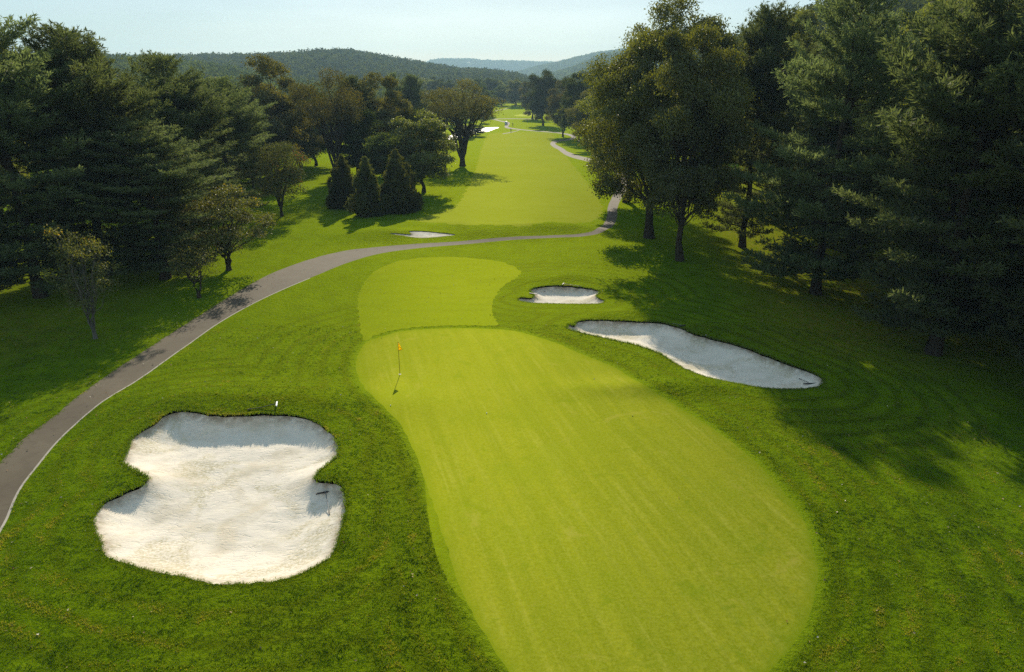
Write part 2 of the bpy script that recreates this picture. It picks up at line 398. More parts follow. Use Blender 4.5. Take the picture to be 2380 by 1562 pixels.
def mat_mown(name, a, b, dk, bumpd=.035, sc_=1.0):
    k = NT(name); p = k.pos()
    big = k.noise(p, .12 * sc_, 3, .6); mid = k.noise(p, .8 * sc_, 5, .62); fine = k.noise(p, 8.0, 4, .7)
    lat = k.noise(k.mapping(p, (.18, .9, 1)), 1.0, 4, .6, .3)
    c = k.mix(k.fr(big, .38, .62), a, b)
    c = k.mix(k.fr(mid, .5, .75, 0, .5), c, dk)
    c = k.mix(k.fr(lat, .50, .66, 0, .6), c, dk)
    c = k.mix(k.fr(fine, .40, .66, 0, .7), c, dk)
    c = k.mix(k.fr(k.noise(p, 4.0, 6, .85), .45, .62, 0, .45), c, tuple(x * 1.7 for x in b))
    c = k.mix(k.fr(k.noise(p, 1.1, 5, .7), .70, .80, 0, .5), c, (.33, .29, .10))
    return grass_shader(k, c, k.bump(k.noise(p, 7.0, 3, .65), .45, bumpd))

def mat_sand():
    k = NT('bunker_sand'); p = k.pos()
    big = k.noise(p, .45, 4, .6, .4); mid = k.noise(p, 2.2, 5, .65); fine = k.noise(p, 30, 3, .7)
    c = k.mix(k.fr(big, .50, .66, 0, .75), (.735, .66, .55), (.58, .50, .375))
    blot = k.noise(p, .30, 5, .62, .6)
    c = k.mix(k.math('MULTIPLY', k.fr(blot, .50, .58, 0, .9), k.fr(k.noise(p, 9.0, 4, .75), .40, .60)), c, (.46, .40, .25))
    c = k.mix(k.fr(mid, .56, .74, 0, .45), c, (.58, .515, .40))
    c = k.mix(k.fr(fine, .4, .8, 0, .25), c, (.64, .585, .48))
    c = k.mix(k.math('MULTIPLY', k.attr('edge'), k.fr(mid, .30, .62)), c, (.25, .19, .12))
    q = k.mapping(p, (1.0, 2.6, 1), (0, 0, math.radians(18)))
    q2 = k.mapping(p, (4.5, .9, 1), (0, 0, math.radians(-35)))
    r1 = k.noise(q, 1.6, 4, .65, 1.2); r2 = k.noise(q2, 1.4, 3, .6, .8)
    foot = k.n('TexVoronoi', {'Vector': p, 'Scale': 2.1, 'Randomness': 1.0}).outputs['Distance']
    pit = k.math('MULTIPLY', k.fr(foot, .0, .13, -1, 0), k.fr(k.noise(p, .6, 2), .47, .54))
    def groove(sc_, rot, off, wd, mlo):
        v = k.n('Mapping', {'Vector': p, 'Scale': (sc_ * .35, sc_, 1), 'Rotation': (0, 0, rot), 'Location': (off, off, 0)}).outputs[0]
        g = k.math('ABSOLUTE', k.math('SUBTRACT', k.noise(v, 1.0, 2, .5, .5), .5))
        return k.math('MULTIPLY', k.fr(g, 0, wd, -1, 0), k.fr(k.noise(p, .5 + off * .01, 2, .6), mlo, mlo + .06))
    gr = k.math('ADD', k.math('ADD', groove(1.5, .3, 3, .014, .46), groove(2.2, -.5, 11, .016, .50)), groove(3.2, 1.1, 23, .02, .50))
    pit = k.math('ADD', pit, k.math('MULTIPLY', gr, .55))
    h = k.math('ADD', k.math('ADD', r1, k.math('MULTIPLY', r2, .6)), k.math('ADD', k.math('MULTIPLY', fine, .12), k.math('MULTIPLY', pit, .9)))
    b = k.bump(h, .48, .06)
    d = k.n('BsdfDiffuse', {'Color': c, 'Normal': b, 'Roughness': .3}).outputs[0]
    return k.surf(d)

def mat_path():
    k = NT('asphalt_path'); p = k.pos()
    big = k.noise(p, .35, 4, .6); mid = k.noise(p, 2.0, 4, .6); fine = k.noise(p, 40, 2, .8)
    c = k.mix(k.fr(big, .35, .65), (.078, .063, .044), (.102, .084, .060))
    c = k.mix(k.fr(mid, .5, .7, 0, .4), c, (.045, .037, .027))
    c = k.mix(k.fr(fine, .3, .8, 0, .4), c, (.105, .088, .064))
    ver = k.n('TexVoronoi', {'Vector': k.mapping(p, (1, 1, 1)), 'Scale': .9}, feature='DISTANCE_TO_EDGE').outputs['Distance']
    c = k.mix(k.fr(ver, .0, .012, .35, 0), c, (.06, .05, .04))
    return k.surf(k.n('BsdfPrincipled', {'Base Color': c, 'Roughness': .85, 'Specular IOR Level': .14, 'Specular Tint': (1.0, .86, .66, 1), 'Normal': k.bump(fine, .5, .01)}).outputs[0])

def mat_soil():
    k = NT('bunker_lip_soil'); p = k.pos()
    c = k.mix(k.fr(k.noise(p, 5, 4, .7), .35, .65), (.12, .085, .045), (.045, .075, .006))
    return k.surf(k.n('BsdfDiffuse', {'Color': c, 'Normal': k.bump(k.noise(p, 9, 4, .7), .8, .08)}).outputs[0])

def mat_water():
    k = NT('pond_water'); p = k.pos()
    return k.surf(k.n('BsdfPrincipled', {'Base Color': (.02, .03, .025, 1), 'Roughness': .30, 'Specular IOR Level': 1.0, 'Normal': k.bump(k.noise(p, 1.2, 3), .3, .05)}).outputs[0])

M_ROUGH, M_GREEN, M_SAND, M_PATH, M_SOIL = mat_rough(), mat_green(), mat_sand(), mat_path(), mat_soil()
M_APPR = mat_mown('approach_turf', (.096, .150, .004), (.134, .176, .006), (.044, .088, .002))
M_FAIR = mat_mown('fairway_turf', (.122, .155, .016), (.158, .183, .026), (.076, .112, .008), sc_=.5)
M_COLLAR = mat_mown('collar_turf', (.070, .125, .002), (.085, .140, .003), (.055, .105, .002), .04)
M_FARGREEN = mat_mown('far_green_turf', (.30, .33, .07), (.33, .35, .08), (.26, .30, .06), .02, .3)
M_EDGE = principled('edging_concrete', (.30, .27, .23), .9, spec=.1, var=.3, vscale=2)
M_WATER = mat_water()

def leafmat(name, dark, light, trans, accent=None, gloss=.03, rough=.55, tr=.34, objvar=.28):
    k = NT(name); t = k.attr('tint')
    stops = [(0, dark), (.62, light)] + ([(.86, light), (.92, accent), (1, accent)] if accent else [(1, tuple(x * 1.15 for x in light))])
    c = k.ramp(t, stops)
    rnd = k.n('ObjectInfo').outputs['Random']
    hsv = k.n('HueSaturation', {'Hue': k.fr(rnd, 0, 1, .488, .510), 'Saturation': k.fr(rnd, 0, 1, 1.0, .88), 'Value': k.fr(rnd, 0, 1, 1 - objvar, 1 + objvar), 'Color': c}).outputs[0]
    tc = k.mix(1.0, hsv, tuple(trans), 'MULTIPLY')
    d = k.n('BsdfDiffuse', {'Color': hsv}).outputs[0]
    r = k.n('BsdfTranslucent', {'Color': tc}).outputs[0]
    m = k.n('MixShader', {0: tr, 1: d, 2: r}).outputs[0]
    g = k.n('BsdfGlossy', {'Color': (.9, .9, .8, 1), 'Roughness': rough}).outputs[0]
    return k.surf(k.n('MixShader', {0: gloss, 1: m, 2: g}).outputs[0])

ML_PINE = leafmat('pine_needles', (.030, .050, .018), (.100, .126, .050), (1.7, 1.7, .95), gloss=.02, tr=.42)
ML_OAK = leafmat('oak_leaves', (.030, .042, .008), (.092, .108, .014), (2.2, 2.0, .6), gloss=.05, rough=.42, tr=.42)
ML_OLIVE = leafmat('olive_leaves', (.036, .040, .006), (.098, .098, .013), (2.0, 1.8, .6), (.16, .115, .018), gloss=.05)
ML_AUTUMN = leafmat('autumn_leaves', (.040, .052, .006), (.105, .120, .012), (2.0, 1.8, .6), (.34, .24, .012), gloss=.05)
ML_ORANGE = leafmat('orange_leaves', (.15, .065, .010), (.27, .125, .012), (2.0, 1.7, .7), (.30, .09, .01), gloss=.05)
ML_MAPLE = leafmat('maple_leaves', (.028, .040, .007), (.080, .092, .013), (2.0, 1.9, .7), (.23, .050, .016), gloss=.04)
ML_JUNI = leafmat('juniper_sprays', (.028, .036, .011), (.072, .082, .016), (1.8, 1.7, .6), (.11, .11, .014), gloss=.015, tr=.3)
ML_WOOD = leafmat('wood_leaves', (.022, .036, .011), (.060, .078, .018), (1.8, 1.8, .7), (.105, .085, .020), gloss=.0)
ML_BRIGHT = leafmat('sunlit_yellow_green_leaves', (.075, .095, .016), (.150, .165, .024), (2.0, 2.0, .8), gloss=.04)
def barkmat(name, a, b):
    k = NT(name); co = k.n('TexCoord').outputs['Object']
    q = k.mapping(co, (7, 7, 1.2))
    nz = k.noise(q, 1.0, 5, .7)
    c = k.mix(k.fr(nz, .35, .65), a, b)
    return k.surf(k.n('BsdfDiffuse', {'Color': c, 'Normal': k.bump(nz, .9, .06)}).outputs[0])
MB_DARK = barkmat('dark_bark', (.030, .024, .018), (.075, .060, .045))
MB_GREY = barkmat('grey_bark', (.075, .066, .054), (.17, .155, .13))

# ------------------------------------------------------------------ the ground and everything cut into it
def ground_points():
    pts = []
    ys = [-60 + 4 * i for i in range(17)]
    y = 7.0
    while y < 7600:
        ys.append(y); y += max(.42, .017 * y if y < 130 else .05 * y)
    for y in ys:
        s = 4.0 if y < 7 else max(.42, .017 * y if y < 130 else .05 * y)
        X = 70 + 1.05 * max(0, y)
        xi = 42 if y < 70 else 1.05 * y
        xs = [0.0]
        while xs[-1] < X: xs.append(xs[-1] + (s if xs[-1] < xi else s * 4))
        xs = np.array(xs); xs = np.concatenate([-xs[:0:-1], xs])
        pts.append(np.stack([xs + .22 * s * np.sin(xs * 7.1 + y), np.full(len(xs), y) + .22 * s * np.cos(xs * 5.3 + y * 3)], 1))
    return np.concatenate(pts)
LINES = [(GREEN, 1), (APPROACH, 1), (FAIRWAY, 1), (FAR_GREEN, 1), (COLLAR, 1)] + [(b, 1) for b in BUNKERS] + [(PATH, 1), (BRANCH, 1), (CROSS, 1), (FARPATH, 1), (SIDE, 1), (EDGING, 1), (POND, 1)]
gp = ground_points()
near_line = np.zeros(len(gp), bool)
for L, _ in LINES:
    near_line |= pdist(gp, L, .16) < .16
gp = gp[~near_line]
for b in (B1, B2, B3, B4):
    lo, hi = b.min(0), b.max(0); s = .2
    gx, gy = np.meshgrid(np.arange(lo[0], hi[0], s), np.arange(lo[1], hi[1], s))
    q = np.stack([gx.ravel(), gy.ravel()], 1); q = q + .05 * np.random.default_rng(1).uniform(-1, 1, q.shape)
    q = q[inside(q, b)]; q = q[pdist(q, b, .12) >= .12]
    gp = np.concatenate([gp[~inside(gp, b)], q])
vs = [gp]; es = []; n0 = len(gp)
for L, _ in LINES:
    vs.append(L); m = len(L)
    i = np.arange(m); es.append(np.stack([i, (i + 1) % m], 1) + n0); n0 += m
V2 = np.concatenate(vs); E2 = np.concatenate(es)
o = delaunay_2d_cdt([Vector(v) for v in V2], [tuple(e) for e in E2.tolist()], [], 0, 1e-5)
P2 = np.array([tuple(v) for v in o[0]]); T = np.array([f for f in o[2] if len(f) == 3], dtype=np.int32)
a_, b_, c_ = P2[T[:, 0]], P2[T[:, 1]], P2[T[:, 2]]
cr = (b_[:, 0] - a_[:, 0]) * (c_[:, 1] - a_[:, 1]) - (b_[:, 1] - a_[:, 1]) * (c_[:, 0] - a_[:, 0])
T = T[np.abs(cr) > 1e-9]; cr = cr[np.abs(cr) > 1e-9]; T[cr < 0] = T[cr < 0][:, ::-1]
cen = P2[T].mean(1)
ZH = hgt(P2[:, 0], P2[:, 1]); e = .06
GX = (hgt(P2[:, 0] + e, P2[:, 1]) - hgt(P2[:, 0] - e, P2[:, 1])) / (2 * e)
GY = (hgt(P2[:, 0], P2[:, 1] + e) - hgt(P2[:, 0], P2[:, 1] - e)) / (2 * e)
NRM = unit(np.stack([-GX, -GY, np.ones(len(GX))], 1))
d_green = np.minimum(pdist(P2, GREEN, 3.0), 3.0)
in_green = inside(P2, GREEN)
fr_noise = 1 + .5 * vnoise(P2[:, 0] / .8, P2[:, 1] / .8)
FR = np.where(in_green, smooth(1 - d_green / (.45 * fr_noise)), smooth(1 - d_green / (.55 * fr_noise)))
BAND = np.minimum.reduce([pdist(P2, B1, 9.0), pdist(P2, B2, 9.0), pdist(P2, B3, 9.0), pdist(P2, GREEN, 9.0) + .7])
LIT = smooth((P2[:, 0] - 14 - .12 * (P2[:, 1] - 40)) / 10) * smooth((P2[:, 1] - 38) / 12) * (P2[:, 1] < 130) * .85
LIT = np.maximum(LIT, .45 * smooth((-P2[:, 0] - 26) / 10) * smooth((P2[:, 1] - 36) / 10) * (P2[:, 1] < 95))
zone = np.zeros(len(T), int)     # 0 ground
def setz(poly, k):
    zone[inside(cen, poly)] = k
setz(FAIRWAY, 3); setz(APPROACH, 2); setz(COLLAR, 5); setz(GREEN, 1); setz(FAR_GREEN, 4); setz(POND, 8)
for s_ in (CROSS, FARPATH, BRANCH, SIDE): setz(s_, 6)
setz(PATH, 6); setz(EDGING, 7)
for i, b in enumerate(BUNKERS): setz(b, 10 + i)

def patch(name, k, mats, zoff=0.0):
    f = T[zone == k]
    if len(f) == 0: return None
    used, inv = np.unique(f, return_inverse=True); f = inv.reshape(-1, 3).astype(np.int32)
    v = np.stack([P2[used, 0], P2[used, 1], ZH[used] + zoff], 1)
    me = raw_mesh(name, v, f, mats, smooth_shade=True, attrs={'fringe': FR[used], 'band': BAND[used], 'litter': LIT[used]})
    me.normals_split_custom_set_from_vertices([tuple(x) for x in NRM[used]])
    return tag(mesh_obj(name, me), kind='structure')

# ground sheet, with the cut turf walls of the bunkers as part of it
f = T[zone == 0]; used, inv = np.unique(f, return_inverse=True); f = inv.reshape(-1, 3).astype(np.int32)
gv = [np.stack([P2[used, 0], P2[used, 1], ZH[used]], 1)]; gn = [NRM[used]]; gf = [f]; gm = [np.zeros(len(f), int)]
att = {'fringe': [FR[used]], 'band': [BAND[used]], 'litter': [LIT[used]]}
base = len(used); quads = []
for poly, dep, wd, lip in BUNK:
    m = len(poly); z = hgt(poly[:, 0], poly[:, 1])
    t = np.roll(poly, -2, 0) - np.roll(poly, 2, 0); t /= np.linalg.norm(t, axis=1)[:, None]
    n = np.stack([t[:, 1], -t[:, 0]], 1)
    if np.sum(poly[:, 0] * np.roll(poly[:, 1], -1) - np.roll(poly[:, 0], -1) * poly[:, 1]) < 0: n = -n
    top = np.stack([poly[:, 0], poly[:, 1], z], 1)
    bot = np.stack([poly[:, 0] + n[:, 0] * .05, poly[:, 1] + n[:, 1] * .05, z - lip - .12], 1)
    gv += [top, bot]; nn = np.stack([-n[:, 0], -n[:, 1], np.full(m, .2)], 1); gn += [nn, nn]
    for q in att.values(): q.append(np.zeros(2 * m))
    i = np.arange(m); j = (i + 1) % m
    quads.append(np.stack([i, j, j + m, i + m], 1) + base); base += 2 * m
quads = np.concatenate(quads)
me = raw_mesh('ground', np.concatenate(gv), [f, quads], [M_ROUGH, M_SOIL], mat_idx=np.concatenate([np.zeros(len(f), int), np.ones(len(quads), int)]), smooth_shade=True, attrs={k: np.concatenate(v) for k, v in att.items()})
me.normals_split_custom_set_from_vertices([tuple(x) for x in unit(np.concatenate(gn))])
tag(mesh_obj('ground', me), kind='structure')
patch('putting_green', 1, M_GREEN); patch('approach_fairway', 2, M_APPR); patch('fairway', 3, M_FAIR)
patch('far_green', 4, M_FARGREEN); patch('green_collar', 5, M_COLLAR); patch('cart_path', 6, M_PATH)
patch('path_edging', 7, M_EDGE); patch('pond_water', 8, M_WATER)
for i, b in enumerate(BUNKERS):
    f = T[zone == 10 + i]; used, inv = np.unique(f, return_inverse=True); f = inv.reshape(-1, 3).astype(np.int32)
    Q = P2[used]
    z = ZH[used] - np.concatenate([sand_drop(i, Q[k:k + 3000]) for k in range(0, len(Q), 3000)])
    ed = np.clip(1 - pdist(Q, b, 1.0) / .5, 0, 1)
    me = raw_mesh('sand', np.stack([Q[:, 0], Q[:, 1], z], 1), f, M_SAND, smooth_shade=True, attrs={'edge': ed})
    tag(mesh_obj('sand_bunker', me), kind='structure')
    me.name = 'sand_bunker'

# ------------------------------------------------------------------ trees: one template of each kind (trunk mesh + crown mesh)
def curve(p0, p1, sag, rng, n=7, wob=.05):
    p0, p1 = np.asarray(p0, float), np.asarray(p1, float)
    t = np.linspace(0, 1, n)[:, None]; L = np.linalg.norm(p1 - p0)
    p = p0 + (p1 - p0) * t; p[:, 2] += sag * L * 4 * (t * (1 - t))[:, 0]
    j = rng.normal(size=(n, 3)) * wob * L; j[0] = j[-1] = 0
    return p + j

def broadleaf(name, seed, H, R, base=.22, lobes=30, clus=64, lpc=20, leaf=.26, trunk_r=.38, forks=1, lobe_r=(.26, .40), zpow=1.0, spread=.30, limbs=True, bark=None, mat=None, shape='round', thin=0.0, twig_n=6):
    rng = np.random.default_rng(seed)
    tb, cb = Buf(), Buf()
    # trunks
    tops = []
    fz = H * (base + .04) if forks > 1 else H * .62
    if forks == 1:
        tr = curve((0, 0, 0), (rng.normal() * .03 * H, rng.normal() * .03 * H, fz), 0, rng, 9, .012)
        r = trunk_r * (1 - .72 * np.linspace(0, 1, 9)); r[0] *= 1.5; r[1] *= 1.08
        tb.tube(tr, r, 9); stems = [tr]
    else:
        stub = curve((0, 0, 0), (0, 0, H * base * .45), 0, rng, 4, .01)
        tb.tube(stub, trunk_r * np.array([1.45, 1.1, 1.0, .95]), 9)
        stems = []
        for k in range(forks):
            a = 2 * math.pi * (k + rng.uniform(-.25, .25)) / forks
            rr = R * rng.uniform(.25, .5)
            tr = curve((0, 0, H * base * rng.uniform(.28, .42)), (rr * math.cos(a), rr * math.sin(a), H * rng.uniform(.6, .8)), rng.uniform(-.02, .05), rng, 9, .02)
            tb.tube(tr, trunk_r * .62 * (1 - .78 * np.linspace(0, 1, 9)), 7); stems.append(tr)
    # crown lobes
    zc, az = H * (base + (1 - base) * .5), H * (1 - base) * .5
    d = rdirs(rng, lobes * 4)
    if shape == 'vase': d[:, 2] = np.abs(d[:, 2]) * .9 - .15 * (rng.uniform(size=len(d)) < .3)
    if shape == 'wide': d[:, 2] = d[:, 2] * .7 + .15
    d = unit(d)
    # spread them apart
    keep = [0]
    for _ in range(lobes - 1):
        dd = ((d[:, None] - d[keep][None]) ** 2).sum(-1).min(1) * rng.uniform(.5, 1, len(d)); keep.append(int(dd.argmax()))
    d = d[keep]
    rad = rng.uniform(.52, .92, lobes)[:, None]; rad[: lobes // 5] *= .55
    lr = R * rng.uniform(*lobe_r, lobes)
    C = d * rad * np.array([R, R, az]) + np.array([0, 0, zc])
    if shape == 'vase': C[:, :2] *= (.55 + .45 * np.clip((C[:, 2] / H - base) / (.75 - base), 0, 1.15))[:, None]
    allc, alln, ltint = [], [], []
    for i in range(lobes):
        if limbs:
            st = stems[i % len(stems)]
            k = min(len(st) - 2, max(2, int((C[i, 2] / H * .8) * len(st) * (1.15 if forks == 1 else 1.0) * rng.uniform(.55, .85))))
            br = curve(st[k], C[i], rng.uniform(-.02, .10), rng, 7, .03)
            r0 = trunk_r * rng.uniform(.16, .30)
            tb.tube(br, r0 * (1 - .8 * np.linspace(0, 1, 7)), 5)
        n = int(clus * rng.uniform(.7, 1.3))
        dirs = rdirs(rng, n); dirs[:, 2] = dirs[:, 2] * .85 + .22; dirs = unit(dirs)
        rr = lr[i] * (rng.uniform(.25, 1.0, n) ** .45)
        c = C[i] + dirs * rr[:, None] * np.array([1.12, 1.12, .66])
        if thin: 
            kk = rng.uniform(size=n) > thin; c, dirs = c[kk], dirs[kk]
        if limbs and len(c) > twig_n:
            for q in rng.choice(len(c), twig_n, replace=False):
                tb.tube(curve(C[i] + (br[4] - C[i]) * .3, c[q], .04, rng, 4, .05), np.array([.032, .024, .016, .008]) * H / 18, 3)
        allc.append(c); alln.append(dirs); ltint.append(np.full(len(c), rng.uniform(0, .5)))
    c = np.concatenate(allc); nn = np.concatenate(alln); lt = np.concatenate(ltint)
    N = len(c) * lpc
    ci = np.repeat(np.arange(len(c)), lpc)
    p = c[ci] + rng.normal(size=(N, 3)) * (.10 * R ** .5 + leaf * .35) * np.array([1, 1, .7])
    ax = rdirs(rng, N); ax[:, 2] -= .35
    nm = unit(rdirs(rng, N) + nn[ci] * .55 + np.array([0, 0, .75]))
    s = leaf * rng.uniform(.65, 1.3, N)
    tint = np.clip(lt[ci] + rng.uniform(0, .45, N) + .12 * (rng.uniform(size=N) < .08), 0, 1)
    cb.leaves(p, ax, nm, s, s * rng.uniform(.5, .75, N), tint, .22)
    return dict(name=name, H=H, R=R, trunk=tb.mesh(name + '_trunk', bark or MB_DARK, True), crown=cb.mesh(name + '_crown', mat))

def pine(name, seed, H, R, h0=.045, mat=None, needles=7, dens=1.0, full=.62, tops=1, bark=None, gap=.18):
    rng = np.random.default_rng(seed)
    tb, cb = Buf(), Buf()
    P, A, TN = [], [], []
    for tk in range(tops):
        off = np.array([0., 0, 0]) if tk == 0 else np.append(rng.normal(size=2) * R * .28, 0)
        h = H * (1 if tk == 0 else rng.uniform(.86, .96))
        zs = .5 * H if tk else 0
        tr = curve(off * (0 if tk else 0) + (0, 0, zs), off + np.array([0, 0, h]), 0, rng, 12, .006)
        if tk == 0:
            r = .018 * H * (1 - .93 * np.linspace(0, 1, 12)); r[0] *= 1.4
        else: r = .007 * H * (1 - .9 * np.linspace(0, 1, 12))
        tb.tube(tr, r, 8)
        z = max(h0 * H, zs + .1 * H)
        while z < h - .25:
            f = (z - 0) / h
            prof = min(1, (1 - f) / (1 - full)) ** .72 if f > full else (.72 + .28 * smooth((f - h0) / max(.05, full - h0)))
            nb = rng.integers(4, 7)
            a0 = rng.uniform(0, 6.28)
            for b in range(nb):
                if rng.uniform() < gap: continue
                L = max(.45, R * prof * rng.uniform(.58, 1.18))
                az = a0 + 6.283 * b / nb + rng.uniform(-.35, .35)
                el = math.radians(-6 + 48 * f ** 2.2 + rng.uniform(-8, 8))
                zz = z + rng.uniform(-.2, .2)
                t0 = np.array([np.interp(zz, tr[:, 2], tr[:, 0]), np.interp(zz, tr[:, 2], tr[:, 1]), zz])
                n = 9; s = np.linspace(0, 1, n)
                hd = np.array([math.cos(az), math.sin(az), 0])
                br = t0 + hd * (L * s * math.cos(el))[:, None] + np.array([0, 0, 1.]) * (L * (s * math.sin(el) - .10 * np.sin(s * 3.14) * (1 - f) + .13 * s ** 2.5))[:, None]
                tb.tube(br, (.008 * H * .32 * (1 - f * .6) + .01) * (1 - .8 * s), 4)
                # side shoots in a flat plume
                ns = max(4, int(L * 4.6 * dens))
                for q in range(ns):
                    u = .22 + .78 * (q + rng.uniform(0, 1)) / ns if L > 2 else rng.uniform(.1, 1)
                    bp = np.array([np.interp(u, s, br[:, k]) for k in range(3)])
                    sd = 1 if q % 2 else -1
                    ang = az + sd * math.radians(rng.uniform(30, 65))
                    l2 = L * .34 * (1.05 - u * .75) * rng.uniform(.5, 1.1) + .3
                    d2 = np.array([math.cos(ang), math.sin(ang), rng.uniform(.05, .30) + .7 * f ** 3])
                    nt_ = max(2, int(l2 / .22))
                    uu = np.linspace(.25, 1, nt_)[:, None]
                    P.append(bp + d2 * l2 * uu + rng.normal(size=(nt_, 3)) * .05); A.append(np.tile(d2 + (0, 0, .35), (nt_, 1)))
                    TN.append(np.full(nt_, rng.uniform(.0, .6)))
                P.append(br[-2:]); A.append(np.tile(hd + (0, 0, .6), (2, 1))); TN.append(np.full(2, .5))
            z += rng.uniform(.45, .75) * (H / 21) ** .5 * (1.0 if f < .8 else .7)
        P.append(np.array([[tr[-1, 0], tr[-1, 1], h - .1 - .25 * i] for i in range(4)])); A.append(np.tile((0, 0, 1.), (4, 1))); TN.append(np.full(4, .4))
    # dead lower limbs
    for _ in range(7):
        a = rng.uniform(0, 6.28); z = rng.uniform(.06, .25) * H; L = rng.uniform(.3, .7) * R
        tb.tube(curve((0, 0, z), (L * math.cos(a), L * math.sin(a), z + rng.uniform(-.8, .5)), .05, rng, 6, .05), np.linspace(.05, .012, 6), 4)
    P, A, TN = np.concatenate(P), unit(np.concatenate(A)), np.concatenate(TN)
    N = len(P) * needles; ci = np.repeat(np.arange(len(P)), needles)
    ax = unit(A[ci] * 1.0 + rdirs(rng, N) * .85)
    Ln = rng.uniform(.26, .48, N)
    p = P[ci] + ax * (Ln * .5)[:, None] + rng.normal(size=(N, 3)) * .05
    cb.leaves(p, ax, rdirs(rng, N) + (0, 0, .5), Ln, rng.uniform(.05, .10, N), np.clip(TN[ci] + rng.uniform(0, .4, N), 0, 1), .05)
    return dict(name=name, H=H, R=R, trunk=tb.mesh(name + '_trunk', bark or MB_DARK, True), crown=cb.mesh(name + '_crown', mat or ML_PINE))

def juniper(name, seed, H, R, n=46, mat=None):
    rng = np.random.default_rng(seed)
    tb, cb = Buf(), Buf()
    tb.tube([(0, 0, 0), (0, 0, H * .5), (0, 0, H * .95)], [.11, .08, .02], 6)
    P, A, TN = [], [], []
    lead = [(0., 0., 1.0)] + [(R * .40 * math.cos(q), R * .40 * math.sin(q), rng.uniform(.55, .86)) for q in rng.uniform(0, 6.28, 3)]
    for i in range(n):
        lx, ly, lh = lead[i % len(lead)]
        t = (i / n) ** .9; a = rng.uniform(0, 6.283)
        env = R * (min(1, (t + .05) / .2) ** .5) * (1 - t) ** .60 * rng.uniform(.40, .95)
        c0 = np.array([lx + env * math.cos(a), ly + env * math.sin(a), .06 * H + t * .80 * H * lh])
        r0 = R * rng.uniform(.24, .40) * (1 - .55 * t); m = int(150 * (1 - .45 * t))
        d = rdirs(rng, m)
        P.append(c0 + d * (r0 * rng.uniform(.5, 1.0, m) ** .6)[:, None] * np.array([1, 1, 1.9])); A.append(d * np.array([.7, .7, .3]) + np.array([math.cos(a) * .3, math.sin(a) * .3, 1.0]) + rdirs(rng, m) * .35)
        TN.append(np.full(m, rng.uniform(0, .6)))
    for lx, ly, lh in lead:
        for q in range(26):
            P.append(np.array([[lx, ly, H * lh * (.80 + .008 * q)]]) + rng.normal(size=(6, 3)) * R * .16 * (1 - q / 27)); A.append(np.tile((0, 0, 1.), (6, 1)) + rdirs(rng, 6) * .4); TN.append(np.full(6, .4))
    P, A, TN = np.concatenate(P), np.concatenate(A), np.concatenate(TN)
    P[:, 2] = np.maximum(P[:, 2], .08)
    k = 7; p = np.repeat(P, k, 0) + rng.normal(size=(len(P) * k, 3)) * .09; ax = np.repeat(A, k, 0) + rdirs(rng, len(p)) * .5
    L = rng.uniform(.14, .40, len(p))
    cb.leaves(p, ax, rdirs(rng, len(p)), L, L * .32, np.clip(np.repeat(TN, k) + rng.uniform(0, .4, len(p)), 0, 1), .1)
    return dict(name=name, H=H, R=R, trunk=tb.mesh(name + '_trunk', MB_DARK, True), crown=cb.mesh(name + '_crown', mat or ML_JUNI))

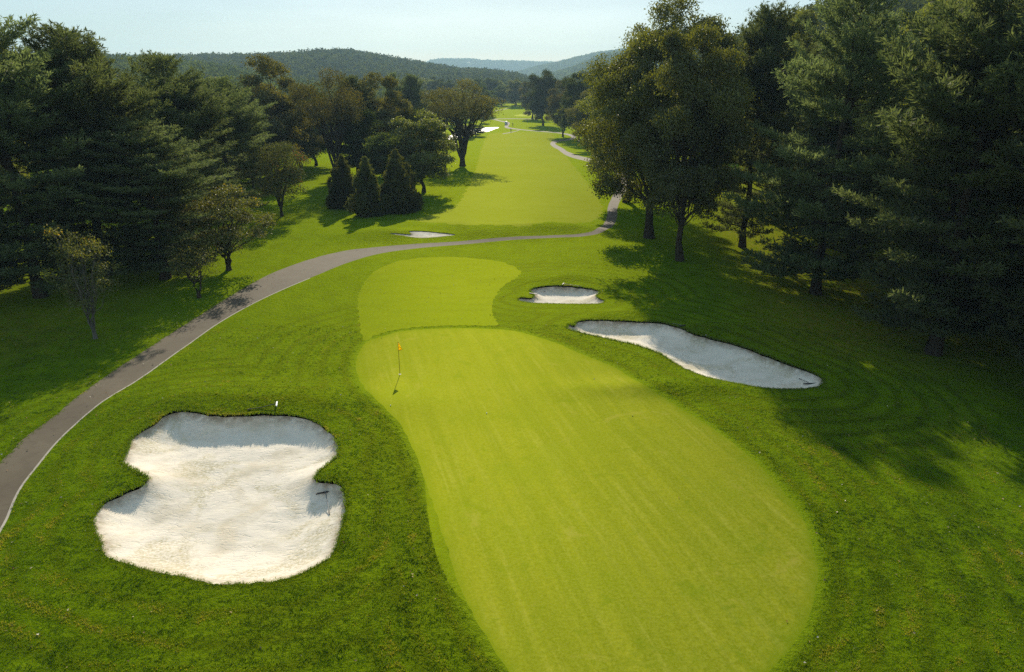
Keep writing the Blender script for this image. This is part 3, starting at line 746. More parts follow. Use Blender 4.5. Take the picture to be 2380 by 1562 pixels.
TPL = {
    'pine_a': pine('white_pine', 11, 21, 6.3, tops=4, full=.70),
    'pine_b': pine('white_pine', 12, 21, 5.6, tops=3, full=.72),
    'pine_c': pine('white_pine', 13, 24, 7.0, tops=2, gap=.12),
    'pine_d': pine('white_pine', 14, 22, 7.2, tops=2, full=.45, gap=.18),
    'oak_a': broadleaf('oak_tree', 21, 23, 9.6, base=.09, lobes=58, clus=74, lpc=34, leaf=.24, trunk_r=.48, lobe_r=(.14, .27), mat=ML_OAK),
    'oak_b': broadleaf('oak_tree', 22, 20, 7.6, base=.09, lobes=46, clus=66, lpc=30, leaf=.24, trunk_r=.42, lobe_r=(.15, .29), mat=ML_OAK),
    'vase': broadleaf('locust_tree', 31, 17.5, 8.6, base=.20, lobes=44, clus=30, lpc=12, leaf=.26, trunk_r=.52, forks=6, lobe_r=(.15, .25), mat=ML_OLIVE, shape='vase', twig_n=9),
    'olive': broadleaf('broadleaf_tree', 32, 18, 6.2, base=.10, lobes=44, clus=50, lpc=22, leaf=.28, trunk_r=.34, forks=3, lobe_r=(.15, .29), mat=ML_OLIVE),
    'maple': broadleaf('maple_tree', 33, 9.5, 3.9, base=.22, lobes=34, clus=34, lpc=14, leaf=.17, trunk_r=.17, forks=5, lobe_r=(.22, .34), mat=ML_MAPLE, shape='round', twig_n=8),
    'small': broadleaf('small_tree', 34, 6.5, 3.0, base=.30, lobes=22, clus=22, lpc=9, leaf=.16, trunk_r=.15, forks=4, lobe_r=(.18, .30), mat=ML_OLIVE, shape='vase', twig_n=9),
    'dogwood': broadleaf('dogwood_tree', 35, 8.0, 3.7, base=.13, lobes=38, clus=30, lpc=12, leaf=.17, trunk_r=.19, forks=3, lobe_r=(.10, .20), mat=ML_AUTUMN, shape='round', twig_n=12, thin=.30),
    'dogwood_b': broadleaf('dogwood_tree', 36, 8.6, 2.9, base=.17, lobes=38, clus=18, lpc=11, leaf=.16, trunk_r=.15, forks=4, lobe_r=(.10, .21), mat=ML_AUTUMN, shape='round', twig_n=12, thin=.42, bark=MB_GREY),
    'bare': broadleaf('dogwood_tree', 37, 5.2, 3.3, base=.26, lobes=22, clus=10, lpc=5, leaf=.14, trunk_r=.17, forks=2, lobe_r=(.16, .28), mat=ML_AUTUMN, shape='wide', twig_n=7),
    'wood_a': broadleaf('broadleaf_tree', 41, 20, 6.4, base=.05, lobes=44, clus=36, lpc=16, leaf=.42, trunk_r=.35, lobe_r=(.18, .33), mat=ML_WOOD, twig_n=2),
    'wood_b': broadleaf('broadleaf_tree', 42, 20, 5.2, base=.04, lobes=40, clus=36, lpc=16, leaf=.42, trunk_r=.33, lobe_r=(.19, .35), mat=ML_WOOD, twig_n=2),
    'juni_a': juniper('juniper_tree', 51, 7.4, 1.9),
    'juni_b': juniper('juniper_tree', 52, 7.4, 2.3),
}
TREE_N = 0
def tree(kind, px, py, top, label, cat='tree', width=None, group=None, rz=None, mat=None, name=None, wmul=1.0, sink=.05):
    """px, py: where its foot stands; top: row of its highest leaf; width: crown width in photo columns"""
    global TREE_N
    TREE_N += 1
    p = at(px, py); t = TPL[kind]
    h = z_of(p[1], top) - p[2]
    return tree_at(kind, p, h, label, cat, None if width is None else width * m_per_px(p) / 2, group, rz, mat, name, wmul, sink)
def tree_at(kind, p, h, label, cat='tree', R=None, group=None, rz=None, mat=None, name=None, wmul=1.0, sink=.05):
    t = TPL[kind]
    sz = h / t['H']; sx = sz * wmul if R is None else R / t['R']
    rr = random.Random(int(abs(p[0]) * 100 + p[1] * 10))
    o = empty(name or t['name'], (p[0], p[1], p[2] - sink), rr.uniform(0, 6.28) if rz is None else rz, sx, sz)
    tag(o, label, cat, group)
    link(bpy.data.objects.new('trunk', t['trunk']), o)
    c = link(bpy.data.objects.new('crown', t['crown']), o)
    if mat:
        c.material_slots[0].link = 'OBJECT'; c.material_slots[0].material = mat
    return o

# --- named trees, left side
tree('pine_a', 95, 690, 58, 'huge dark white pine at the left edge with candle-like tip shoots', 'pine tree', 400)
tree('pine_b', 248, 640, 72, 'dark white pine just right of the huge pine, with a bushy ragged top', 'pine tree', 330)
tree('pine_c', 385, 648, 285, 'lower white pine with layered pale bluish boughs hanging beside the yellow dogwoods', 'pine tree', 330)
tree('pine_a', 445, 560, 140, 'tall white pine behind the layered pine, its top in front of the hills', 'pine tree', 250)
tree('pine_b', 545, 505, 185, 'white pine with drooping boughs left of the red-patched maple', 'pine tree', 210)
tree('pine_c', -75, 720, 110, 'white pine cut by the left border, in front of the small side path', 'pine tree', 330)
tree('oak_b', 20, 560, 98, 'broadleaf tree peeping out left of the huge pine', 'tree', 190)
tree('olive', 645, 420, 124, 'tall oak-shaped tree with a domed olive crown above the red-patched maple', 'tree', 190)
tree('maple', 655, 503, 318, 'round maple with red patches and a short straight trunk on the lit grass', 'maple tree', 150)
tree('vase', 785, 428, 160, 'large fan-shaped tree with two bushy tops, behind the dark junipers', 'tree', 185, mat=ML_OLIVE)
tree('pine_b', 833, 405, 180, 'slim dark pine between the fan-shaped tree and the round olive tree', 'pine tree', 105)
tree('olive', 892, 405, 165, 'full olive-green tree right of the slim dark pine', 'tree', 140)
tree('wood_a', 985, 447, 248, 'dense dark tree with a low crown standing next to the junipers', 'tree', 150, mat=ML_OAK)
tree('wood_b', 915, 440, 290, 'dark low-branched tree behind the junipers', 'tree', 130)
tree('pine_b', 962, 345, 175, 'far dark blue-green pine showing above the treetops, taller of the pair', 'pine tree', 70, group='far pines above the treetops')
tree('pine_b', 922, 345, 172, 'thin far pine half hidden by the round olive tree', 'pine tree', 45, group='far pines above the treetops')
tree('vase', 1075, 386, 184, 'big spreading tree with five rising limbs at the edge of the fairway', 'tree', 205)
tree('wood_b', 1106, 317, 286, 'low dark bush in front of the pond', 'bush', 44, name='bush')
tree('wood_a', 1082, 322, 290, 'rounded olive bush behind the big spreading tree', 'bush', 46, name='bush', mat=ML_OLIVE)
tree('small', 1036, 407, 306, 'small thin tree left of the big spreading tree', 'tree', 68)
tree('juni_b', 803, 486, 362, 'dark cone-shaped juniper, leftmost of the three evergreens', 'juniper', 96, group='dark junipers beside the fairway')
tree('juni_a', 857, 501, 366, 'narrow dark juniper standing nearest the path, middle of the three evergreens', 'juniper', 90, group='dark junipers beside the fairway')
tree('juni_b', 926, 488, 349, 'widest dark juniper with yellowish tips, rightmost of the three evergreens', 'juniper', 124, group='dark junipers beside the fairway')
tree('dogwood', 532, 628, 425, 'forked ornamental tree with yellowing leaves and a leaning trunk, uphill of the near path', 'ornamental tree', 235)
tree('bare', 463, 692, 560, 'small half-bare ornamental tree forking low beside the path', 'ornamental tree', 165)
tree('dogwood_b', 222, 787, 500, 'slender multi-stemmed tree with grey trunks in the shade of the pines', 'ornamental tree', 165)
tree('dogwood', 425, 590, 388, 'orange-leaved tree tucked between the layered pine boughs', 'ornamental tree', 95, mat=ML_ORANGE)
tree('pine_c', 155, 640, 430, 'small bluish young pine in the shade under the huge pine', 'pine tree', 130)
# --- right side
tree('oak_a', 1508, 553, -4, 'great oak with a broad glittering crown reaching the top edge, right of the fairway', 'oak tree', 380)
tree('oak_b', 1580, 606, 48, 'narrower dark oak with the nearer thick trunk at the head of the shaded slope', 'oak tree', 265)
tree('oak_b', 1455, 470, 150, 'oak behind the path bend, its crown merging with the great oak', 'oak tree', 240)
tree('pine_d', 1895, 683, -62, 'tall shadowed white pine between the great oak and the sunlit pine', 'pine tree', 385)
tree('pine_b', 1725, 575, 22, 'dark pine squeezed between the great oak and the tall shadowed pine', 'pine tree', 215)
tree('oak_b', 1800, 520, 12, 'dim broadleaf tree behind the gap left of the tall shadowed pine', 'tree', 230)
tree('pine_a', 2168, 822, -90, 'huge white pine with sunlit outer boughs on the right', 'pine tree', 470)
tree('pine_c', 2385, 830, -190, 'almost black pine filling the right border', 'pine tree', 470)
tree('olive', 2085, 590, -25, 'sunlit yellow-green tree glowing between two dark pines', 'tree', 300, mat=ML_BRIGHT)
tree('oak_b', 2370, 640, -60, 'sunlit yellow-green tree in the top right corner', 'tree', 300, mat=ML_BRIGHT)
tree('wood_a', 1262, 292, 156, 'dark green round-headed tree right of the far end of the fairway', 'tree', 78)
tree('wood_b', 1237, 277, 176, 'pale olive tree standing left of the dark round-headed tree', 'tree', 58, mat=ML_OLIVE)
tree('olive', 1308, 318, 184, 'bushy olive tree where the winding path disappears', 'tree', 85)
tree('wood_a', 1345, 330, 158, 'dark tree behind the great oak next to the winding path', 'tree', 90)
tree('olive', 1365, 352, 205, 'brownish olive tree hiding the winding path', 'tree', 90)

# --- filler trees of the surrounding woods, every one a tree of its own
random.seed(5)
RND = random.Random(77)
LAB = {'left': 'broadleaf tree in the mixed wood behind the front row left of the fairway',
       'leftp': 'dark pine in the mixed wood behind the front row left of the fairway',
       'end': 'hazy dark tree in the wood closing the far end of the fairway',
       'right': 'shaded broadleaf tree in the deep wood behind the right-hand pines',
       'rightp': 'black-green pine in the deep wood behind the right-hand pines',
       'rrow': 'tree in the row along the right side of the far fairway'}
GRP = {'left': 'broadleaf trees left of the fairway', 'leftp': 'pines left of the fairway', 'end': 'wood at the end of the fairway', 'right': 'broadleaf trees of the right-hand wood', 'rightp': 'pines of the right-hand wood', 'rrow': 'trees along the far fairway'}
PLACED = [tuple(o.location[:2]) for o in COL.objects if o.type == 'EMPTY']
def fill(key, kinds, x, y, h, wm=1.0, mat=None, sep=4.0):
    if any((x - a) ** 2 + (y - b) ** 2 < sep * sep for a, b in PLACED): return False
    PLACED.append((x, y))
    tree_at(RND.choice(kinds), (x, y, float(hgt(x, y))), h, LAB[key], 'tree', None, GRP[key], RND.uniform(0, 6.28), mat, None, wm * RND.uniform(.85, 1.15), .3)
    return True
MATS = [None, None, ML_OLIVE, ML_OAK, ML_WOOD]
n = 0
while n < 70:            # left wood in the middle distance
    y = RND.uniform(100, 420); x = RND.uniform(-.80 * y - 5, -.46 * y if y < 170 else -.12 * y - 45)
    n += fill('left', ['wood_a', 'wood_b', 'olive'], x, y, RND.uniform(11, 17), 1.1, RND.choice(MATS), 9)
n = 0
while n < 14:
    y = RND.uniform(100, 380); x = RND.uniform(-.75 * y, -.42 * y)
    n += fill('leftp', ['pine_b', 'pine_c'], x, y, RND.uniform(14, 20), 1.0, None, 9)
for (px, py, top) in ((590, 440, 260), (520, 430, 220), (700, 400, 225), (735, 385, 200), (840, 420, 230), (950, 400, 225), (930, 380, 235), (1000, 345, 235), (480, 400, 190), (350, 420, 170), (300, 460, 160), (210, 450, 130), (570, 400, 200), (725, 330, 200), (690, 340, 190), (745, 345, 215), (850, 330, 215), (935, 315, 235), (900, 310, 220), (1010, 296, 225), (1040, 290, 218), (1085, 281, 205), (1120, 272, 195), (1135, 268, 200), (990, 290, 215), (1065, 276, 200), (600, 350, 200), (560, 360, 215), (1100, 291, 240), (1125, 286, 245), (1060, 296, 250)):
    p = at(px, py); fill('left', ['wood_a', 'wood_b', 'olive'], p[0], p[1], z_of(p[1], top) - p[2], 1.0, RND.choice(MATS), 3)
n = 0
while n < 46:            # closing wood
    x, y = RND.uniform(-85, 110), RND.uniform(575, 690)
    n += fill('end', ['wood_a', 'wood_b'], x, y, RND.uniform(18, 26), 1.15, RND.choice([None, ML_OAK, ML_WOOD]), 6)
n = 0
while n < 30:            # right-hand row beside the far fairway
    y = RND.uniform(120, 540)
    lo = 27 + max(0, (y - 120)) * .03
    x = RND.uniform(lo + 3, lo + 40 + .25 * y)
    n += fill('rrow', ['wood_a', 'wood_b', 'olive', 'oak_b'], x, y, RND.uniform(15, 22), 1.0, RND.choice(MATS), 6)
n = 0
while n < 34:            # deep wood on the right
    y = RND.uniform(52, 120); x = RND.uniform(34 + .12 * (y - 50), 40 + .95 * y)
    if x > 30 and (y > 64 or x > 42):
        n += fill('rightp' if n % 2 else 'right', ['pine_a', 'pine_b', 'pine_c'] if n % 2 else ['oak_b', 'wood_a', 'wood_b'], x, y, RND.uniform(17, 25), 1.05, None, 5.5)
for x, y, h in ((37, 44, 21), (43, 48, 22), (36, 56, 20), (34, 36, 20)):
    fill('rightp', ['pine_c', 'pine_a'], x, y, h, 1.0, None, 2)

# ------------------------------------------------------------------ hills and their woods
M_HILL = principled('hill_soil', (.045, .058, .018), .95, spec=.0, var=.3, vscale=.05)
def ridge(name, D, front, back, sil, tree_h, label):
    """a ridge whose crest line, seen from the tee, follows the given columns and rows"""
    X, Z = [], []
    for px, py in sil:
        v = (py - CY) / FPX
        z = z_of(D, py) - tree_h; dep = D * CP + (CAM_H - z) * SP
        X.append((px - CX) / FPX * dep); Z.append(max(1.0, z))
    xs = np.linspace(X[0], X[-1], 160); zc = np.interp(xs, X, Z)
    kk = np.ones(5) / 5; zc = np.convolve(np.pad(zc, 2, mode='edge'), kk, 'valid') * (1 + .05 * vnoise(xs / (front * .22), xs * 0 + D * .01))
    ts = np.concatenate([np.linspace(-1, 0, 22), np.linspace(0, 1, 8)[1:]])
    yy = np.where(ts < 0, D + ts * front, D + ts * back)
    pr = np.where(ts < 0, np.cos(ts * math.pi / 2) ** 1.25, np.cos(ts * math.pi / 2))
    gx, gt = np.meshgrid(xs, np.arange(len(ts)))
    z = zc[None, :] * pr[:, None] * (1 + .10 * vnoise(gx / (front * .35), yy[:, None] / (front * .3) + gx * 0)) - 7 * (1 - pr[:, None])
    v = np.stack([gx, np.broadcast_to(yy[:, None], gx.shape), z], -1).reshape(-1, 3)
    m, n = gx.shape; i = np.arange(m - 1)[:, None] * n + np.arange(n - 1)[None]
    q = np.stack([i, i + 1, i + n + 1, i + n], -1).reshape(-1, 4)
    tag(mesh_obj(name, raw_mesh(name, v, q, M_HILL, smooth_shade=True)), label, 'hill', kind='structure')
    f = lambda x, t: (np.interp(x, xs, zc) * np.where(t < 0, np.cos(t * math.pi / 2) ** 1.25, np.cos(t * math.pi / 2)), np.where(t < 0, D + t * front, D + t * back))
    return xs[0], xs[-1], f

def wood(name, label, X, Y, Z, H, R, nq, s, mat, seed, zscale=1.0):
    rng = np.random.default_rng(seed); n = len(X)
    ti = np.repeat(np.arange(n), nq); N = len(ti)
    d = rdirs(rng, N); d[:, 2] = d[:, 2] * .7 + .35; d = unit(d)
    lum = 1 + .25 * np.sin(d[:, 0] * 5 + ti) * np.sin(d[:, 1] * 5 + ti * 1.7)
    r = rng.uniform(.65, 1.0, N) * lum
    h, R_ = H[ti], R[ti]
    p = np.stack([X[ti] + d[:, 0] * r * R_, Y[ti] + d[:, 1] * r * R_, Z[ti] + h * .55 + d[:, 2] * r * h * .45], 1)
    b = Buf(); tt = rng.uniform(0, .62, n) + .3 * (rng.uniform(size=n) < .07)
    ss = s * rng.uniform(.6, 1.3, N)
    b.leaves(p, rdirs(rng, N), unit(d + rdirs(rng, N) * .42), ss * 1.15, ss, np.clip(tt[ti] + rng.uniform(-.08, .14, N), 0, 1), .1)
    return tag(mesh_obj(name, b.mesh(name, mat)), label, 'forest', kind='stuff')

def clad(name, label, R3, n, hr, rr, nq, s, mat, seed, tmin=-.97, tmax=.25):
    x0, x1, f = R3; rng = np.random.default_rng(seed)
    X = rng.uniform(x0, x1, n); t = rng.uniform(tmin, tmax, n); Z, Y = f(X, t)
    wood(name, label, X, Y, Z - 1.5, rng.uniform(*hr, n), rng.uniform(*rr, n), nq, s, mat, seed)

r0 = ridge('wooded_rise', 640, 260, 160, [(-500, 120), (-200, 112), (0, 118), (150, 118), (290, 116), (340, 118), (420, 128), (500, 133), (570, 148), (660, 165), (760, 182), (870, 196), (960, 206)], 19, 'low wooded rise behind the left pines')
clad('forest', 'mixed wood with single crowns covering the low rise on the left', r0, 2600, (12, 19), (4.5, 7.5), 120, 1.5, ML_WOOD, 3)
r1 = ridge('hill', 1350, 620, 400, [(-600, 112), (-200, 118), (100, 118), (300, 118), (400, 126), (470, 120), (560, 118), (640, 117), (700, 115), (748, 113), (785, 107), (830, 107), (870, 116), (930, 126), (1000, 137), (1060, 149), (1120, 152), (1180, 156), (1212, 163), (1240, 180), (1290, 196)], 22, 'broad wooded hill in the middle of the horizon')
clad('forest', 'hazy wood covering the broad middle hill', r1, 9000, (13, 20), (5.5, 9), 55, 2.6, ML_WOOD, 4)
r2 = ridge('hill', 2300, 800, 500, [(1130, 200), (1230, 182), (1290, 166), (1330, 155), (1360, 142), (1400, 127), (1440, 122), (1520, 112), (1640, 100), (1800, 95)], 16, 'blue-grey hill on the right of the horizon')
clad('forest', 'blue-grey wood on the right-hand far hill', r2, 5000, (14, 20), (8, 13), 30, 4.5, ML_WOOD, 5)
r3 = ridge('hill', 3700, 900, 600, [(1160, 175), (1220, 160), (1260, 150), (1290, 146), (1330, 135), (1380, 122), (1440, 116), (1600, 108)], 16, 'pale hill behind the blue-grey hill')
clad('forest', 'pale hazy wood on the hill behind the blue-grey one', r3, 2500, (14, 20), (14, 20), 18, 8, ML_WOOD, 6)
r4 = ridge('hill', 5400, 800, 600, [(960, 150), (1020, 139), (1080, 137), (1140, 137.5), (1200, 140), (1260, 143), (1340, 150)], 16, 'palest most distant hill in the gap')
clad('forest', 'faint wood on the most distant hill', r4, 1500, (14, 20), (18, 26), 14, 11, ML_WOOD, 7)
# valley wood between the fairway trees and the hills
rng = np.random.default_rng(9)
X = rng.uniform(-620, 420, 5200); Y = rng.uniform(430, 900, 5200)
k = (np.abs(X - 8) > 60 + .0 * Y) | (Y > 690); k &= ~((X > -75) & (X < 100) & (Y < 700))
k &= (X > -.85 * Y) & (X < .5 * Y)
X, Y = X[k], Y[k]
wood('forest', 'valley wood stretching from the fairway trees to the hills', X, Y, hgt(X, Y) - 1, rng.uniform(11, 19, len(X)), rng.uniform(4, 7, len(X)), 90, 1.6, ML_WOOD, 10)
# wooded slope rising on the right
r5 = ridge('wooded_slope', 330, 190, 200, [(1480, 190), (1560, 150), (1640, 105), (1720, 70), (1800, 40), (1880, 15), (1960, -15), (2100, -60), (2300, -100), (2700, -140), (3200, -150)], 15, 'steep wooded slope behind the right-hand pines')
clad('forest', 'dark wood covering the slope on the right', r5, 1500, (13, 20), (4, 7), 170, 1.1, ML_WOOD, 11, -.9, .2)

# ------------------------------------------------------------------ grass tufts of the near rough and the bunker lips
def mat_blades():
    k = NT('grass_blades'); t = k.attr('tint'); p = k.pos()
    c = k.ramp(t, [(0, (.016, .044, .0010)), (.55, (.068, .126, .0014)), (.84, (.135, .190, .003)), (1, (.22, .205, .03))])
    c = k.mix(k.fr(k.noise(p, .07, 3, .6), .45, .7, 0, .5), c, (.092, .125, .005))
    d = k.n('BsdfDiffuse', {'Color': c}).outputs[0]
    r = k.n('BsdfTranslucent', {'Color': k.mix(1.0, c, (1.8, 1.7, .6), 'MULTIPLY')}).outputs[0]
    m = k.n('MixShader', {0: .45, 1: d, 2: r}).outputs[0]
    g = k.n('BsdfGlossy', {'Roughness': .45}).outputs[0]
    return k.surf(k.n('MixShader', {0: .03, 1: m, 2: g}).outputs[0])
rng = np.random.default_rng(101)
def in_sheets(P):
    r = np.zeros(len(P), bool)
    for L in [GREEN, APPROACH, COLLAR, PATH, EDGING] + BUNKERS: r |= inside(P, L)
    return r
TP = []
for (y0, y1, dens) in ((8, 16, 150), (16, 24, 120), (24, 34, 70), (34, 48, 28)):
    X = .80 * y1 + 4; n = int(dens * (y1 - y0) * 2 * X)
    q = np.stack([rng.uniform(-X, X, n), rng.uniform(y0, y1, n)], 1)
    cl = vnoise(q[:, 0] / .55, q[:, 1] / .55) + .6 * vnoise(q[:, 0] / .22 + 5, q[:, 1] / .22)
    q = q[(cl + rng.uniform(-.9, .9, n)) > -.75]
    TP.append(q[~in_sheets(q)])
TP = np.concatenate(TP)
dg = pdist(TP, GREEN, .5); TP = TP[dg > .28]; TP = TP[pdist(TP, prn, .3) > .14]
bdist = np.minimum.reduce([pdist(TP, B1, 9.0), pdist(TP, B2, 9.0), pdist(TP, GREEN, 9.0) + .7])
ring = np.sin(bdist * 5.2 + 2.5 * vnoise(TP[:, 0] / 2.2, TP[:, 1] / 2.2)) * smooth((bdist - .4) / 1.0) * (.5 + .5 * vnoise(TP[:, 0] / 3 + 7, TP[:, 1] / 3))
hh = rng.uniform(.03, .075, len(TP)) * (1 + .35 * vnoise(TP[:, 0] / .5, TP[:, 1] / .5) + .35 * ring)
TT = .46 + .26 * vnoise(TP[:, 0] / 1.6, TP[:, 1] / 1.2) + .20 * vnoise(TP[:, 0] / .35, TP[:, 1] / .35) + .46 * ring
LP, LH = [], []
for poly, dep, wd, lip in BUNK[:3]:
    for rep in range(5):
        j = rng.normal(size=poly.shape) * .05
        q = poly + j; q = q[rng.uniform(size=len(q)) < .9]; LP.append(q); LH.append(rng.uniform(.03, .06, len(q)) + rng.uniform(.02, .09, len(q)) * (np.interp(q[:, 1], [poly[:, 1].min(), poly[:, 1].max()], [0, 1]) > .35))
for rep in range(2):
    for L in (pl,):
        m = L[:, 1] < 60; q = np.repeat(L[m], 6, 0); q = q + rng.normal(size=q.shape) * np.array([.10, .10]); LP.append(q); LH.append(rng.uniform(.03, .07, len(q)))
TT = np.concatenate([TT] + [np.full(len(q_), .55) for q_ in LP]); TP = np.concatenate([TP] + LP); hh = np.concatenate([hh] + LH)
NB = 7; ti = np.repeat(np.arange(len(TP)), NB); N = len(ti)
lean = rng.normal(size=(N, 2)) * .42
h = hh[ti] * rng.uniform(.6, 1.2, N)
bp = TP[ti] + rng.normal(size=(N, 2)) * .04
z0 = hgt(TP[:, 0], TP[:, 1])[ti] - .01
ang = rng.uniform(0, 6.283, N); wdt = rng.uniform(.006, .012, N) * 1.5
bx, by = np.cos(ang) * wdt, np.sin(ang) * wdt
v = np.stack([np.stack([bp[:, 0] - bx, bp[:, 1] - by, z0], 1), np.stack([bp[:, 0] + bx, bp[:, 1] + by, z0], 1), np.stack([bp[:, 0] + lean[:, 0] * h, bp[:, 1] + lean[:, 1] * h, z0 + h], 1)], 1).reshape(-1, 3)
TT = TT + .42 * smooth((vnoise(TP[:, 0] / .8 + 11, TP[:, 1] / .8) + .5 * vnoise(TP[:, 0] / 4 + 2, TP[:, 1] / 4) - .72) / .25)
tnt = np.clip(TT[ti] + rng.uniform(-.28, .34, N), 0, 1)
me = raw_mesh('grass', v, np.arange(3 * N).reshape(-1, 3), mat_blades(), tint=tnt)
tag(mesh_obj('grass', me), 'long rough grass growing round the bunkers and the green', 'grass', kind='stuff')

# fallen leaves
n = 1500
q = np.stack([rng.uniform(-38, 38, n), rng.uniform(11, 75, n) ** 1.0], 1)
q = np.concatenate([q, pl[rng.integers(0, 120, 160)] + rng.normal(size=(160, 2)) * .9])
keep = ~inside(q, GREEN) | (rng.uniform(size=len(q)) < .05); q = q[keep]
keep = np.ones(len(q), bool)
for b in BUNKERS: keep &= ~inside(q, b)
q = q[keep]
b = Buf(); n = len(q)
b.leaves(np.stack([q[:, 0], q[:, 1], hgt(q[:, 0], q[:, 1]) + .035], 1), np.c_[rng.normal(size=(n, 2)), rng.normal(size=n) * .3], np.c_[rng.normal(size=(n, 2)) * .5, np.ones(n)], rng.uniform(.05, .13, n), rng.uniform(.04, .09, n), rng.uniform(0, 1, n), .3)
k = NT('dry_leaves'); c = k.ramp(k.attr('tint'), [(0, (.16, .09, .03)), (.6, (.36, .27, .14)), (1, (.58, .52, .42))])
tag(mesh_obj('fallen_leaves', b.mesh('fallen_leaves', k.surf(k.n('BsdfDiffuse', {'Color': c}).outputs[0]))), 'dry leaves scattered over the grass and the path', 'leaves', kind='stuff')

# ------------------------------------------------------------------ flagstick, hole, balls
M_BLACK = principled('black_rubber', (.014, .014, .015), .6)
M_STICK = principled('yellow_brown_fibreglass', (.16, .115, .012), .4)
k = NT('yellow_flag_cloth')
M_FLAG = k.surf(k.n('MixShader', {0: .55, 1: k.n('BsdfDiffuse', {'Color': (.85, .62, .012, 1)}).outputs[0], 2: k.n('BsdfTranslucent', {'Color': (.95, .72, .012, 1)}).outputs[0]}).outputs[0])
M_WHITE = principled('white_paint', (.80, .80, .78), .45, var=.04)
M_GREY = principled('grey_metal', (.10, .11, .11), .5)
fp = at(929.5, 870); zg = fp[2]
hole = empty('golf_hole', (fp[0], fp[1], zg)); tag(hole, 'small dark hole cup in the green at the foot of the flagstick', 'golf hole')
bf = Buf(); th = np.linspace(0, 2 * math.pi, 25)[:-1]
v = [(0, 0, .006)] + [(.066 * math.cos(t), .066 * math.sin(t), .006) for t in th]
bf.add(v, [[0, 1 + i, 1 + (i + 1) % 24, 0] for i in range(24)][:0] or [[0, 1 + i, 1 + (i + 1) % 24, 1 + (i + 2) % 24] for i in range(0, 24, 2)])
link(bpy.data.objects.new('hole_opening', bf.mesh('hole_opening', M_BLACK)), hole)  # flat black disc painted for the shade inside the cup
bf = Buf(); vi = [(.066 * math.cos(t), .066 * math.sin(t), .008) for t in th] + [(.074 * math.cos(t), .074 * math.sin(t), .008) for t in th]
bf.add(vi, [[i, i + 24, 24 + (i + 1) % 24, (i + 1) % 24] for i in range(24)])
link(bpy.data.objects.new('rim', bf.mesh('rim', M_GREY)), hole)
fs = empty('flagstick', (fp[0], fp[1], zg)); tag(fs, 'thin flagstick with a hanging yellow pennant standing on the green', 'flagstick')
bf = Buf(); bf.tube([(0, 0, -.1), (0, 0, .9), (0, 0, 2.14)], [.017, .016, .013], 8)
link(bpy.data.objects.new('pole', bf.mesh('pole', M_STICK, True)), fs)
nu, nv = 14, 10; vv = []
for i in range(nu):                 # rows down the hoist
    s = i / (nu - 1); zt = 2.13 - .53 * s
    fly = .27 * (s / .78 if s < .78 else (1 - s) / .22 * .88 + .12)
    for j in range(nv):
        t = j / (nv - 1)
        vv.append((.014 + fly * t * .93, -.055 * math.sin(t * 5.2 + s * 2) * t - .05 * t, zt - .08 * t * t * fly / .27))
bf = Buf(); qq = [[i * nv + j, i * nv + j + 1, (i + 1) * nv + j + 1, (i + 1) * nv + j] for i in range(nu - 1) for j in range(nv - 1)]
bf.add(vv, qq)
flag = link(bpy.data.objects.new('flag', bf.mesh('flag', M_FLAG, True)), fs)
sm = flag.modifiers.new('thickness', 'SOLIDIFY'); sm.thickness = .004; sm.offset = 0
def pf(s, t):
    fly = .27 * (s / .78 if s < .78 else (1 - s) / .22 * .88 + .12)
    return np.array((.014 + fly * t * .93, -.055 * math.sin(t * 5.2 + s * 2) * t - .05 * t - .006, 2.13 - .53 * s - .08 * t * t * fly / .27))
bf = Buf()
for s0, t0, ds, dt in ((.55, .22, .10, .28), (.60, .40, .10, .26), (.66, .60, .08, .22)):   # dark winged mark
    bf.add([pf(s0, t0), pf(s0 + ds, t0 + .05), pf(s0 + ds, t0 + dt), pf(s0, t0 + dt - .05)], [[0, 1, 2, 3]])
link(bpy.data.objects.new('emblem', bf.mesh('emblem', M_BLACK)), flag)

def ball(px, py, label):
    p = at(px, py); b = Buf(); R = .028
    a = np.linspace(0, math.pi, 9)
    rings = [[(R * math.sin(x) * math.cos(t), R * math.sin(x) * math.sin(t), R - R * math.cos(x)) for t in th[::2]] for x in a]
    b.add(np.array(rings).reshape(-1, 3), [[i * 12 + j, i * 12 + (j + 1) % 12, (i + 1) * 12 + (j + 1) % 12, (i + 1) * 12 + j] for i in range(8) for j in range(12)])
    o = mesh_obj('golf_ball', b.mesh('golf_ball', M_WHITE, True)); o.location = (p[0], p[1], p[2] + .004); tag(o, label, 'golf ball', 'balls on the green')
ball(1131, 961, 'white golf ball lying alone in the middle of the green')
ball(908, 943, 'white golf ball near the tip of the flagstick shadow')

